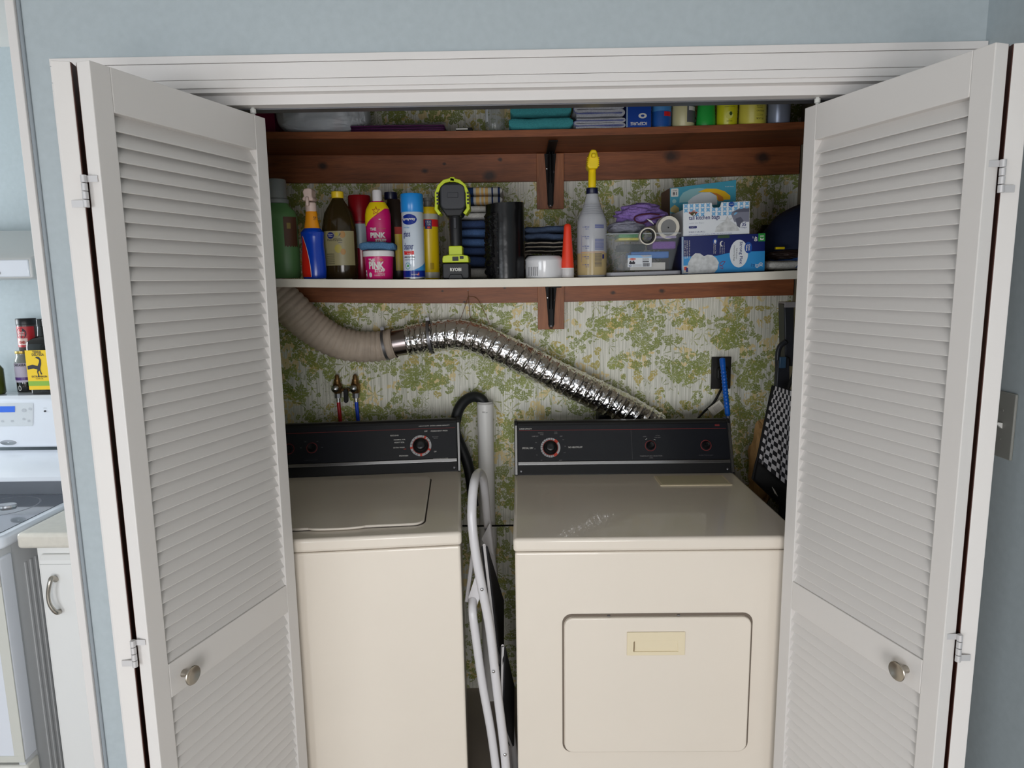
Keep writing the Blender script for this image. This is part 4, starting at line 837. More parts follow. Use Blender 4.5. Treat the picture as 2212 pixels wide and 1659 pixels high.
pts = [((u-986.5)*px, Z(v)) for u, v in ((953, 466), (944.5, 454), (946, 440), (946, 420), (953, 404), (965, 393.5), (982, 389.5), (1000, 393.5), (1012, 404), (1018.5, 420), (1018.5, 440), (1019.5, 454), (1011, 466))]
part(band(pts, -.0095, -.03, .03).build('bumper_ring', LIME, t, bevel=.0015), 'lime green bumper round the head')
b = MB(); b.box(-.0105, .0035, -.030, .02, Z(398), Z(388)); b.build('hang_hook', LIME, t, bevel=.002)
for s_ in (-1, 1):
    for q in range(4): MB().box(-.003+s_*.0425-.003, -.003+s_*.0425+.003, -.0308, -.0298, Z(419+q*7), Z(423+q*7)).build('vent_mark', TB, t)

# towels: folded layers
def folded(parent, name, m, w, d, h, n, seed=0, sag=.0, rr=.5, amp=.0022):
    b = MB(); lh = h/n
    for i in range(n):
        zc = lh*(i+.5); off = (noise.noise(Vector((i*3.1+seed, 1, 2))))*.004; mi = i % len(m) if isinstance(m, list) else 0; b.mi = mi
        def fn(u, v, zc=zc, off=off, i=i):
            a = 2*PI*v; X = (u-.5)*w; y = math.copysign(abs(math.cos(a))**.35, math.cos(a))*d/2; z = math.copysign(abs(math.sin(a))**rr, math.sin(a))*lh*.5
            e = min(u, 1-u); z *= min(1, .55+(e/.05)*.45) if e < .05 else 1
            q = Vector((X*14+seed, y*14, i*5.)); nz = noise.noise(q)*amp+noise.noise(q*4)*amp*.35
            return Vector((X+off*.6, y+off+noise.noise(q*1.5+Vector((7, 0, 0)))*amp*1.6, zc+z*.985+nz*(1 if i < n-1 or z < 0 else 1.2)-sag*(X/w*2)**2))
        V = b.grid(fn, 40, 32, cv=True); b.face(V[0][::-1]); b.face(V[-1])
    lo = min(v.co.z for v in b.b.verts)
    for v in b.b.verts: v.co.z -= lo
    o = b.build(name, m, parent, ang=70); return o
def tex(name, rgb, **k): return mat(name, rgb, .95, bump=.9, bs=420, var=.16, vs=260, bdist=.003, **k)
NAVYT = tex('terry_navy', (52, 72, 112)); BLUET = tex('terry_blue', (74, 104, 150)); WHT = tex('terry_white', (206, 204, 198)); YLT = tex('terry_yellow', (220, 184, 120)); DKT = tex('cloth_black', (20, 20, 26)); GBT = tex('terry_grey_blue', (72, 88, 116)); CRT = tex('cloth_cream', (186, 176, 160)); TEAL = tex('terry_teal', (64, 150, 156))
Y = .02; x, w, z0 = spot(994, 1072, Y)
bs = [('folded_towel', 'white folded towel at the bottom of the blue towel stack', 575, 598, [WHT], 1), ('folded_towel', 'dark navy folded towel, second from the bottom behind the black roll', 553, 575, [NAVYT], 1), ('folded_towel', 'blue folded towel in the middle of the stack behind the cordless tool', 518, 553, [NAVYT, BLUET], 2),
      ('folded_towel', 'slate blue folded towel below the patterned white one', 484, 518, [BLUET, NAVYT], 2), ('folded_towel', 'white and blue zigzag towel under the striped towel', 456, 484, [WHT], 2)]
zb = z0
for nm, lab, v0, v1, m, n in bs:
    h_ = (v1-v0)*.00160*.995; t = folded(None, nm, m, 2*w, .26, h_, n, seed=v0); t.location = (x, Y, zb+.0005); tag(t, lab, 'towel', 'towels stacked behind the cordless tool'); zb += h_*1.02+.0005
n_ = NT('striped_towel'); X_, _, _ = n_.xyz(n_.tc.outputs['Object']); c_ = n_.mix(0., (206, 204, 198), (206, 204, 198))
for a_, b_, rgb in ((-.036, -.016, (30, 60, 108)), (-.008, .003, (226, 186, 118)), (.009, .016, (226, 186, 118)), (.021, .030, (226, 186, 118)), (.041, .046, (30, 50, 100)), (.061, .068, (30, 50, 100))):
    c_ = n_.mix(n_.f('MULTIPLY', n_.f('GREATER_THAN', X_, a_), n_.f('LESS_THAN', X_, b_)), c_, rgb)
n_.lk(c_, n_.b.inputs['Base Color']); n_.b.inputs['Roughness'].default_value = .95
t = folded(None, 'folded_towel', [n_.m], .150, .24, 2*.027, 2, seed=9); t.location = (at(1046, 440, Y=.0).x-.012, 0, zb); tag(t, 'white towel with navy and yellow stripes, topmost of the blue stack', 'towel', 'towels stacked behind the cordless tool')
# black bag roll
Y = -.33; x, w, z0 = spot(1051, 1133, Y); k = hgt(1110, 438, Y, z0)
t = thing('bag_roll', 'upright roll of shiny black trash bags with crumpled left edge', 'roll', (x, Y, z0)); BAG = pl('black_bag_film', (12, 12, 14), .24, bump=.12, bs=40, bdist=.004)
def rollf(u, v):
    a = 2*PI*u; r = w*(1+.012*math.sin(3*a)+.01*noise.noise(Vector((math.cos(a)*3, math.sin(a)*3, v*6)))); 
    return Vector((r*math.cos(a), r*.92*math.sin(a), k*v*(1-.03*(.5-.5*math.cos(a))*v)))
b = MB(); V = b.grid(rollf, 64, 30, cu=True); b.face([V[i][0] for i in range(64)][::-1])
b.face([V[i][-1] for i in range(64)]); b.build('rolled_bags', BAG, t, ang=60)
def flap(u, v):
    a = R(-172+62*u); e = 1-u; cr = .0046*noise.noise(Vector((u*1.6+v*2, v*11, 3)))+.0012*noise.noise(Vector((u*3, v*26, 8)))
    r = w*1.0+.0015+abs(cr)*(1.6*e+.15)+.0008; return Vector((r*math.cos(a)-.002*e*abs(noise.noise(Vector((1, v*18, 1)))), r*.93*math.sin(a), k*(.05+.80*v)+.004*noise.noise(Vector((u*9, v*20, 5)))))
b = MB(); b.grid(flap, 40, 110); part(b.build('loose_flap', pl('black_bag_crumple', (16, 16, 18), .12), t, ang=80), 'crumpled shiny loose edge of the bag roll')
b = MB(); b.grid(lambda u, v: Vector((w*1.008*math.cos(R(-150+110*u)), w*.935*math.sin(R(-150+110*u)), k*(.90+.055*v-.05*(1-u)))), 20, 2); b.build('top_edge', BAG, t)
# white round box, cloth stack with shadow-black bottom behind
Y = -.10; x, w, z0 = spot(1134, 1226, Y)
zb = z0
for lab, m, hh, n, am in (('folded cloth coloured black as the shadow at the bottom of the pile behind the round white box', [DKT], .072, 2, .003), ('cream cord-edged cloth in the pile behind the round white box', [CRT, DKT, CRT, DKT, CRT], .031, 5, .004), ('blue-grey fluffy towel on top of the pile behind the round white box', [GBT], .040, 2, .005)):  # the black bottom cloth stands in for the shadow under the pile
    t = folded(None, 'folded_cloth', m, 2*w, .18, hh, n, seed=hh*100, amp=am); t.location = (x, Y, zb+.0005); tag(t, lab, 'cloth', 'cloths piled behind the round white box'); zb += hh+.006
Y = -.335; x, w, z0 = spot(1134, 1217, Y); k = hgt(1175, 553, Y, z0)
t = thing('round_case', 'round white plastic case with dark slots on its side', 'case', (x, Y, z0)); RW = pl('round_white', (214, 214, 216), .2, coat=.5)
P_('case_body', [(w*.96, 0), (w*.98, .002), (w*.98, k*.78)], RW, t, n=48); P_('case_lid', [(w*.99, k*.78), (w*1.01, k*.80), (w*.98, k*.86), (w*.86, k*.985), (w*.8, k)], RW, t, n=48)
for q in range(6): a = -1.02+q*.118; wrap(t, 'slot', pl('slot_dark', (50, 52, 58), .6), w*.98, a, a+.035, k*.10, k*(.50+.0*q), n=2)
# orange cone
Y = -.355; x, w, z0 = spot(1212, 1240, Y); k = hgt(1228, 483, Y, z0)
t = thing('orange_cone', 'slim orange-red cone with ribbed white base beside the white case', 'cone', (x, Y, z0))
P_('base_cap', [(w*.93, 0), (w, .002), (w, k*.175), (w*.97, k*.18)], pl('cap_white', (226, 222, 222)), t, n=28, lab='ribbed white base')
for q in range(22): a = -1.3+2.6*q/21; wrap(t, 'rib', pl('rib_grey', (186, 184, 182), .5), w, a, a+.05, k*.03, k*.16, n=1)
P_('cone_body', [(w*.97, k*.18), (w*.92, k*.30), (w*.60, k*.85), (w*.57, k*.93), (w*.48, k*.975), (w*.3, k*.995), (w*.05, k)], pl('orange_red', (228, 62, 36), .35), t)
# tall spray bottle with yellow trigger
Y = -.33; x, w, z0 = spot(1246, 1311, Y); s_ = (at(1300, 500, Y=Y).x-at(1200, 500, Y=Y).x)/100; Z = lambda v: (598.5-v)*s_
t = thing('spray_bottle', 'tall clear spray bottle with yellow sprayer and measuring marks', 'spray bottle', (x, Y, z0)); HAZ = pl('hazy_plastic', (196, 198, 204), .25, alpha=.62)
SB = [(w*.92, .0), (w*.98, .004), (w*.98, Z(500)), (w*.95, Z(480)), (w*.80, Z(466)), (w*.62, Z(452)), (w*.47, Z(436)), (w*.38, Z(423))]
P_('bottle_body', SB, HAZ, t, sy=.95); P_('liquid', [(w*.90, .003), (w*.988, .006), (w*.988, Z(548)), (w*.01, Z(548)+.0004)], pl('tan_liquid', (176, 156, 112), .2), t, sy=.95, lab='pale tan liquid')
for v in (446, 451, 456, 461, 466): r = onb(SB, .95)(0, Z(v)).y; P_('grip_ring', [(-r-.0004, Z(v)-.001), (-r+.0009, Z(v)), (-r-.0004, Z(v)+.001)], HAZ, t, sy=1)
P_('neck_ring', [(w*.38, Z(422.5)), (w*.39, Z(422)), (w*.38, Z(411)), (w*.34, Z(410.5))], pl('cap_navy', (16, 20, 52)), t, lab='navy collar')
P_('sprayer_tube', [(.0085*1.32, Z(411)), (.0085*1.30, Z(374)), (.0085*1.2, Z(373))], pl('sprayer_yellow', (240, 208, 24), .35), t, n=24, lab='yellow sprayer neck')
b = MB(); b.prism([(-.0125, Z(373)), (.0125, Z(373)), (.016, Z(366)), (.0165, Z(354)), (.011, Z(340)), (.008, Z(335)), (-.005, Z(334)), (-.010, Z(340)), (-.014, Z(352)), (-.016, Z(366))], -.028, .03); b.prism([(-.006, Z(352)), (.006, Z(352)), (.006, Z(344)), (-.006, Z(344))], -.045, -.027)
part(b.build('sprayer_head', pl('sprayer_yellow', (240, 208, 24)), t, bevel=.004, seg=3), 'yellow sprayer head')
for s2 in (-1, 1):
    for q in range(5): MB().box(s2*.0155-.001, s2*.0155+.001, -.0285, .0, Z(352+q*4), Z(350.6+q*4)).build('grip_ridge', pl('sprayer_yellow', (240, 208, 24)), t)
BI = pl('blue_print', (70, 84, 150), .5); mb_ = on_cyl(w*.98+.0014, 0, 0, 0, 0, 1, .95)
for q, v in enumerate((494, 514, 534, 556, 573)): text(('20 oz', '16 oz', '12 oz', '8 oz', '4 oz')[q], .014, .0042, BI, t, mb_, -.026, Z(v+1), bold=.02); text('600 500 400 250 125'.split()[q]+' ml', .010, .003, BI, t, mb_, -.023, Z(v+5)); patch(rect(-.034, -.028, Z(v), Z(v-.7)), BI, t, mb_, 'measure_mark')
patch(rect(-.037, -.0363, Z(567), Z(510)), BI, t, mb_, 'measure_line')
for q in range(4): patch(rect(.004, .034, Z(496-q*2), Z(494.9-q*2)), BI, t, mb_, 'printed_line', n=4)
for q in range(9): patch(rect(.004, .034, Z(541-q*2.6), Z(539.9-q*2.6)), BI, t, mb_, 'printed_line', n=4)
patch(rect(-.04, .04, Z(547), Z(545.5)), pl('tan_band', (196, 150, 90)), t, mb_, 'tan_line', n=10)
for q in range(11): patch(rect(.004, .026, Z(576-q*2.6), Z(574.8-q*2.6)), pl('small_dark_print', (96, 92, 90)), t, mb_, 'printed_line', n=4)
patch(rect(.028, .035, Z(560), Z(551)), INKB, t, mb_, 'navy_square', n=2)
# clear bin on its grey lid
Y = -.375; p0 = at(1312, 591, Y=Y); p1 = at(1473, 589, Y=Y); bx, bw = (p0.x+p1.x)/2, (p1.x-p0.x); z0 = SM(bx)
ld_ = MB(); ld_.prism(rrect(-bw/2, bw/2, 0, .205, .018), 0, .0115, 'z'); ld_ = ld_.build('bin_lid', pl('lid_grey', (150, 150, 156), .35), None, bevel=.002); ld_.location = (bx, Y, z0+.001); ld_.rotation_euler = (0, -.016, 0); tag(ld_, 'grey plastic lid lying under the clear shoe bin', 'lid')
zb = z0+.0150; H = .0835; bL, bR = at(1328, 588, Y=Y+.01).x-bx, at(1455, 588, Y=Y+.01).x-bx; tL, tR = at(1310, 505, Y=Y+.01).x-bx, at(1473, 505, Y=Y+.01).x-bx
H = at(1400, 503, Y=Y+.01).z-zb
bn = thing('storage_bin', 'small clear plastic bin with shoe label, filled with sponges', 'storage bin', (bx, Y+.005, zb)); CLR = pl('clear_plastic', (206, 214, 220), .06, alpha=.07)
b = MB(); th = .0016
def binring(t_, ins=0): x0 = bL+(tL-bL)*t_+ins; x1 = bR+(tR-bR)*t_-ins; return [(x, y) for x, y in rrect(x0, x1, .012-.008*t_+ins, .175+.012*t_-ins, .014, 4)]
rows = [b.pts([(x, y, H*q) for x, y in binring(q)]) for q in (0, .55, .56, 1)]+[b.pts([(x, y, H*q) for x, y in binring(q, th)]) for q in (1, .03)]
for A, B in zip(rows, rows[1:]):
    for i in range(len(A)): b.face([A[i], A[(i+1) % len(A)], B[(i+1) % len(A)], B[i]])
b.face(rows[0][::-1]); b.face(rows[-1]); b.build('bin_body', CLR, bn, ang=50)
b = MB(); ro = b.pts([(x, y, H) for x, y in binring(1.06)]); ri = b.pts([(x, y, H) for x, y in binring(1, .001)]); ro2 = b.pts([(x, y, H-.003) for x, y in binring(1.06)])
for i in range(len(ro)): j_ = (i+1) % len(ro); b.face([ro[i], ro[j_], ri[j_], ri[i]]); b.face([ro[i], ro[j_], ro2[j_], ro2[i]])
b.build('bin_rim', pl('clear_rim', (190, 196, 200), .15, alpha=.5), bn, smooth=False)
q = rrect(-.046, .052, .008, .056, .004); yl = lambda z: .0115-.008*(z/H)-.0012
mL = lambda a, c: Vector((a-.012, yl(c), c)); lb = patch(rect(-.034, .034, .010, .0435), pl('label_white', (206, 210, 214), .5), bn, mL, 'shoe_label'); part(lb, 'white printed label')
mL2 = lambda a, c: Vector((a-.012, yl(c)-.0006, c))
patch(rect(-.034, .034, .036, .0435), pl('label_sky', (120, 170, 214)), bn, mL2, 'label_strip'); patch([(.0, .0425), (.012, .037), (.034, .040), (.03, .043)], GREYM, bn, lambda a, c: mL2(a, c)+Vector((0, -.0004, 0)), 'lid_picture')
patch(ell(-.020, .0325, .009, .003), INKR, bn, mL2, 'brand_oval'); text('Sterilite', .014, .0028, INKW, bn, lambda a, c: mL2(a, c)+Vector((0, -.0004, 0)), -.027, .0312)
for sx in (0, .008): patch([(-.030+sx, .019), (-.022+sx, .019), (-.020+sx, .022), (-.026+sx, .0285), (-.029+sx, .025)], INKD, bn, mL2, 'shoe_picture')
text('RUGGED', .018, .0028, INKD, bn, mL2, .008, .032); text('SHOE BOX', .018, .003, INKD, bn, mL2, .008, .028, bold=.02); patch(rect(.008, .026, .0235, .026), INKD, bn, mL2, 'black_bar'); text('x2', .008, .006, INKB, bn, mL2, -.031, .0115, bold=.03)
for q in range(12): patch(rect(.009+q*.0016, .0097+q*.0016+(.0004 if q % 3 else 0), .0115, .021), INKD, bn, mL2, 'barcode_bar')
for q in range(2): patch(rect(-.02, .006, .0125+q*.003, .0135+q*.003), DIM, bn, mL2, 'printed_line')
def inbin(uc, vc, w_, h_, d_, name, m, lab, cat, yoff=.06, rot=(0, 0, 0), kind='block', bev=.004):
    p = at(uc, vc, Y=Y+yoff); b = MB(); nb = MB()
    if kind == 'block': nb.box(-w_/2, w_/2, -d_/2, d_/2, -h_/2, h_/2)
    o = nb.build(name, m, None, bevel=bev, seg=3); o.location = p; o.rotation_euler = rot; return tag(o, lab, cat)
SPG = lambda n, c: mat(n, c, .95, bump=1, bs=500, var=.25, vs=350)
zt_ = lambda v, yo=.06: at(1400, v, Y=Y+yo).z
yb0 = .05
inbin(1393, 576, .100, .022, .09, 'paper_box', pl('carton_white', (200, 196, 188), .6), 'small white carton at the bottom of the clear bin', 'box', yb0+.02, bev=.001)
inbin(1397, 552, .108, .019, .10, 'blue_case', pl('case_blue', (30, 98, 170), .35), 'flat bright blue case in the clear bin above the white carton', 'case', yb0+.02, bev=.003)
inbin(1361, 536, .072, .018, .09, 'sponge', SPG('sponge_black', (30, 40, 40)), 'dark sponge under the green one in the clear bin', 'sponge', yb0+.02)
t = thing('scrub_sponge', 'green and yellow sponge at the left of the clear bin', 'sponge', at(1358, 516, Y=Y+yb0+.02))
MB().box(-.035, .035, -.045, .045, .001, .012).build('scour_pad', SPG('pad_green', (50, 130, 60)), t, bevel=.003); part(MB().box(-.036, .036, -.045, .045, -.0065, .001).build('sponge_foam', SPG('foam_yellow', (206, 196, 60)), t, bevel=.003), 'yellow foam')
inbin(1428, 531, .066, .021, .09, 'sponge', SPG('sponge_purple', (122, 74, 160)), 'purple sponge at the right of the clear bin', 'sponge', yb0+.02)
inbin(1428, 514, .070, .007, .09, 'folded_cloth', tex('cloth_lilac', (164, 152, 190)), 'lilac cloth edge above the purple sponge', 'cloth', yb0+.02, bev=.003)
def tape(u, v, yo, r0, r1, r2, hole, d_, lab, cols, tilt):
    p = at(u, v, Y=Y+yo); t = thing('tape_roll', lab, 'tape roll', p, tilt); Mx = Matrix.Rotation(R(90), 4, 'X')
    b = MB(); b.lathe([(r1, 0), (r0, 0), (r0, d_), (r1, d_), (r1, 0)], M=Mx, n=48, cap=False); b.build('tape_ring', cols[0], t)
    b = MB(); b.lathe([(r2, .002), (r1*1.0, .002), (r1*1.0, d_-.002), (r2, d_-.002), (r2, .002)], M=Mx, n=48, cap=False); part(b.build('core', cols[1], t), 'grey core')
    return t
s_ = (at(1300, 500, Y=Y+.03).x-at(1200, 500, Y=Y+.03).x)/100
WHR = pl('roll_white', (206, 200, 186), .4); BLR = pl('roll_black', (26, 26, 28), .7)
tape(1439, 491, .045, 24*s_, 17.2*s_, 1.6*s_, 0, .022, 'large white reel with grey centre standing on the clear bin', (WHR, pl('core_grey', (118, 118, 118), .5)), (R(6), 0, R(6)))
tape(1396.5, 510.5, .012, 17.8*s_, 15.4*s_, 12.0*s_, 0, .020, 'small open ring with white rim leaning in the clear bin', (WHR, BLR), (R(3), 0, 0))
# cloths on the bin
def bunch(name, lab, cat, m, c, rad, seed, amp=.30, folds=2.6, sq=.9):
    t = thing(name, lab, cat, c); b = MB(); bmesh.ops.create_icosphere(b.b, subdivisions=5, radius=1)
    for v in b.b.verts:
        d = v.co.normalized(); q = Vector((d.x*1.2+seed, d.y*1.2, d.z*2.2)); w_ = Vector((noise.noise(q), noise.noise(q+Vector((5, 5, 5))), noise.noise(q+Vector((9, 1, 3)))))*1.1
        rg = 1-abs(noise.noise((q+w_)*folds/3.2)); rg2 = 1-abs(noise.noise((q+w_)*folds/1.4+Vector((3, 3, 3)))); k_ = .62+amp*(rg*1.25+rg2*.12-.3)
        v.co = Vector((d.x*rad[0]*k_, d.y*rad[1]*k_, d.z*rad[2]*k_))
    lo = min(v.co.z for v in b.b.verts)
    for v in b.b.verts: v.co.z -= lo
    b.build('cloth_folds', m, t, ang=80); return t
LIL = tex('cloth_purple', (140, 112, 180)); GRC = tex('cloth_grey', (142, 142, 156)); 
zt0 = zb+H+.001
c = at(1352, 500, Y=Y+.09); bunch('crumpled_cloth', 'grey crumpled rag on the left rim of the clear bin', 'cloth', GRC, (c.x, c.y, zt0-.002), (.062, .06, .025), 3.3)
c = at(1383, 488, Y=Y+.10); t = bunch('crumpled_cloth', 'purple crumpled microfiber cloth heaped above the clear bin', 'cloth', LIL, (c.x, c.y, zt0+.020), (.082, .062, .036), 8.1, amp=.36, folds=2.4)
b = MB(); b.tube(smoothpath([Vector((.045, -.052, .032)), Vector((.012, -.060, .034)), Vector((-.022, -.062, .028)), Vector((-.026, -.062, .016)), Vector((-.005, -.062, .008)), Vector((.02, -.062, .018)), Vector((.05, -.055, .026))], 8), .0022, n=8); b.build('hem', pl('maroon_hem', (70, 24, 44), .9), t)
b = MB(); b.poly([(.006, -.066, .020), (.020, -.068, .014), (.028, -.066, .003), (.014, -.067, .012)]); b.build('care_tag', pl('tag_white', (210, 208, 204)), t, smooth=False)

# cartons
def carton(name, label, q, Yf, depth, front, side, top=None, cut=None):
    """q: photo corners bottom-left, bottom-right, top-right, top-left of the front; returns thing, mapping (x,z in metres) and size"""
    P = [at(u, v, Y=Yf) for u, v in q]; O = P[0]; ex = ((P[1]-P[0])+(P[2]-P[3]))/2; ez = ((P[3]-P[0])+(P[2]-P[1]))/2; w_ = ex.length; h_ = ez.length; ang = math.atan2(ex.z, ex.x)
    return O, w_, h_, ang
O, w_, h_, an = carton(0, 0, ((1472, 590), (1653, 589), (1653, 504), (1472, 512)), -.345, .2, 0, 0)
z0 = SM((O.x+w_/2))
t = thing('trash_bag_box', 'navy and light blue trash bag box, lower of the two stacked boxes', 'box', (O.x, -.345, SM(O.x)+.0012), (0, -.024, 0)); z0 = SM(O.x)+.0012; NV = pl('carton_navy', (12, 28, 92), .35); LB = pl('carton_light_blue', (44, 136, 196), .35)
hb = at(1476, 511, Y=-.345).z-z0; w_ = at(1653, 550, Y=-.345).x-O.x
MB().box(0, w_, 0, .17, 0, hb).build('carton_body', NV, t, smooth=False, bevel=.001)
F2 = lambda dy: (lambda a, c: Vector((a, -dy, c)))
sx = w_/925; X = lambda u: (u-900)*sx; Zc = lambda v: (1105-v)*hb/437      # crop pixels of the printed front
lbp = patch([(X(903), .001), (X(1824), .001), (X(1824), Zc(870)), (X(1450), Zc(872)), (X(1290), Zc(905)), (X(903), Zc(900))], LB, t, F2(.0004), 'blue_panel'); part(lbp, 'light blue lower panel')
patch(rect(X(903), X(922), .001, hb-.001), pl('carton_pale', (150, 170, 190)), t, F2(.0007), 'edge_panel'); patch(rect(X(921), X(985), Zc(1095), Zc(1005)), pl('carton_white', (200, 196, 188)), t, F2(.001), 'corner_patch'); patch(rect(X(930), X(960), Zc(1060), Zc(1020)), INKR, t, F2(.0013), 'corner_mark'); patch(rect(X(950), X(972), Zc(1080), Zc(1030)), INKB, t, F2(.0014), 'corner_mark')
patch(ell(X(1537), Zc(890), 102*sx, 152*sx), pl('oval_white', (210, 214, 218), .4), t, F2(.0009), 'white_oval'); patch(ell(X(1640), Zc(825), 42*sx, 62*sx), pl('badge_blue', (20, 70, 150)), t, F2(.0012), 'round_badge')
text('Great', 70*sx, 22*sx, INKW, t, F2(.0016), X(1640), Zc(860), rot=-90, bold=.02); text('Value', 70*sx, 22*sx, INKW, t, F2(.0016), X(1612), Zc(862), rot=-90, bold=.02)
text('Strong Flex', 246*sx, 44*sx, INKB, t, F2(.0012), X(1535), Zc(1012), rot=-90, bold=.012); text('Tall Kitchen', 120*sx, 17*sx, INKD, t, F2(.0012), X(1503), Zc(950), rot=-90); text('Drawstring Bags', 170*sx, 18*sx, INKD, t, F2(.0012), X(1474), Zc(975), rot=-90)
patch(rect(X(1750), X(1825), Zc(758), Zc(668)), pl('square_green', (46, 140, 60)), t, F2(.0008), 'green_square'); text('13', 50*sx, 42*sx, INKW, t, F2(.0012), X(1768), Zc(746), rot=-90, bold=.03); text('40', 52*sx, 38*sx, INKW, t, F2(.001), X(1702), Zc(755), rot=-90, bold=.02); text('ct', 22*sx, 12*sx, INKW, t, F2(.001), X(1684), Zc(722), rot=-90)
for u0, u1, s in ((1325, 1343, 'Leak Protection'), (1347, 1365, 'Odor Guard'), (1367, 1385, 'Stretch Strength'), (1255, 1268, '100% Sealed Seams'), (1272, 1286, '& Secure Ties')): text(s, 118*sx, 11*sx, INKW, t, F2(.001), X(u0), Zc(880), rot=-90)
patch(ell(X(1272), Zc(738), 24*sx, 30*sx), pl('badge_blue', (20, 70, 150)), t, F2(.0008), 'round_icon'); patch(ell(X(1272), Zc(738), 13*sx, 18*sx), INKW, t, F2(.0011), 'icon_mark')
patch(ell(X(1348), Zc(768), 22*sx, 30*sx), INKW, t, F2(.0008), 'moon_icon'); patch(ell(X(1356), Zc(768), 17*sx, 24*sx), NV, t, F2(.0011), 'moon_cut')
for i_, s in enumerate(('40 BAGS 13 GAL (49.2 L)', '23.8 IN X 26.1 IN 0.9 MIL', '60.4 CM x 66.2 CM')): text(s, 200*sx, 15*sx, INKW, t, F2(.001), X(980-i_*24), Zc(925), rot=-90)
for q in range(3): b = MB(); b.grid(lambda u, v: Vector((X(1720+82*u), -.001, Zc(1044-q*15+0*u+12*math.sin(2*PI*u)*1-5*u*0)-(.0 if v else .0016))), 12, 1); b.build('wave_mark', INKW, t, smooth=False)
text('BPA', 30*sx, 22*sx, INKB, t, F2(.001), X(1690), Zc(1050), rot=-90); text('free', 34*sx, 18*sx, INKB, t, F2(.001), X(1670), Zc(1048), rot=-90)
GB = pl('bag_picture', (196, 198, 198), .5, var=.25, vs=70)
bag = [(975, 1105), (962, 1060), (975, 975), (1010, 905), (1055, 865), (1105, 870), (1150, 905), (1190, 888), (1240, 895), (1285, 930), (1315, 985), (1300, 1060), (1265, 1102)]
patch([(X(u), max(.0012, Zc(v))) for u, v in bag], GB, t, F2(.0012), 'bag_picture')
RT = pl('tie_red', (150, 30, 60)); b = MB(); b.tube(smoothpath([Vector((X(u), -.0016, Zc(v))) for u, v in ((1382, 975), (1350, 975), (1325, 1008), (1350, 1020), (1385, 975))], 5), .0006, n=6); b.tube(smoothpath([Vector((X(u), -.0016, Zc(v))) for u, v in ((1325, 1010), (1330, 1045), (1358, 1060), (1355, 1035), (1325, 1010))], 5), .0006, n=6); b.build('tie_print', RT, t)
patch(rect(X(1300), X(1430), Zc(705), Zc(672)), pl('slot_green', (50, 74, 50)), t, F2(.0008), 'opening_slot')
boxtop = z0+hb+.0005
# upper carton, tilted a little
q = ((1476, 507), (1619, 502), (1622.5, 429), (1475, 439)); Yf = -.335; P4 = [at(u, v, Y=Yf) for u, v in q]
an = math.atan2((P4[1]-P4[0]).z*0+(P4[2]-P4[3]).z, (P4[2]-P4[3]).x)*.55; w_ = (P4[1]-P4[0]).length; h_ = ((P4[3]-P4[0]).length+(P4[2]-P4[1]).length)/2
t = thing('trash_bag_box', 'white kitchen bag box with blue patterned top edge', 'box', (P4[0].x, Yf, boxtop+.0003), (0, -.027, 0))
CWT = pl('carton_bright_white', (214, 218, 222), .45); PAT = pl('pattern_blue', (110, 166, 206), .5)
body = [(0, 0), (w_, 0), (w_, h_), (w_*.575, h_), (w_*.56, h_-.011), (w_*.545, h_-.014), (w_*.455, h_-.014), (w_*.44, h_-.011), (w_*.43, h_), (0, h_)]
b = MB(); b.prism(body, 0, .004); b.box(0, w_, .004, .15, 0, h_-.016); b.build('carton_body', CWT, t, smooth=False, bevel=.0008)
sx = w_/740; X = lambda u: (u-930)*sx; Zc = lambda v: (690-v)*h_/357
for i in range(12):
    for j in range(3):
        cx, cz = w_*(i+.5)/12, h_-.0065-j*.0125
        if j == 2 and i in (0, 1, 4, 10, 11): continue
        if .40 < cx/w_ < .60 and j == 0: continue
        r_ = w_/24
        for (dx, dz) in ((1, 1), (-1, 1)):
            pts = []
            for k_ in range(9): s2 = (k_/8-.5)*2; pts.append((s2, .38*(1-s2*s2)))
            for k_ in range(1, 8): s2 = (.5-k_/8)*2; pts.append((s2, -.38*(1-s2*s2)))
            c45 = .7071; q2 = [(cx+r_*(a*c45*dx-b_*c45*dz), min(h_-.0002, cz+r_*(a*c45*dz+b_*c45*dx))) for a, b_ in pts]; patch(q2, PAT, t, F2(.0004+.0003*(dx > 0)), 'petal_print')
text('tall kitchen bags', 345*sx, 62*sx, INKB, t, F2(.0008), X(992), Zc(528)+.0, bold=.012); text('with tie flaps', 165*sx, 20*sx, pl('pale_ink', (170, 176, 186)), t, F2(.0008), X(994), Zc(560))
patch(ell(X(1040), Zc(432), 48*sx, 22*sx), pl('logo_red', (150, 60, 50)), t, F2(.0006), 'logo_arc'); patch(ell(X(1042), Zc(447), 33*sx, 19*sx), pl('logo_green', (72, 62, 30)), t, F2(.0009), 'logo_cow'); text('Hannaford', 80*sx, 12*sx, INKW, t, F2(.0011), X(1000), Zc(427)); patch([(X(1035), Zc(466)), (X(1055), Zc(440)), (X(1062), Zc(455))], INKW, t, F2(.0012), 'logo_mark')
patch(rrect(X(992), X(1082), Zc(606), Zc(580), 10*sx), INKB, t, F2(.0006), 'pill_mark'); text('13 gallon', 60*sx, 11*sx, INKW, t, F2(.001), X(1006), Zc(598))
patch(ell(X(1466), Zc(360), 32*sx, 28*sx), pl('badge_blue', (20, 70, 150)), t, F2(.001), 'round_badge'); text('VALUE', 44*sx, 12*sx, INKW, t, F2(.0014), X(1444), Zc(366))
text('35 BAGS 13 GAL (49.2 L)', 180*sx, 22*sx, INKB, t, F2(.0006), X(992), Zc(660)); text('2 FT 1/2 IN x 2 FT 4 IN x .6 MIL (61.0cm x 71.1cm)', 480*sx, 15*sx, pl('soft_navy_ink', (84, 90, 150)), t, F2(.0006), X(992), Zc(684))
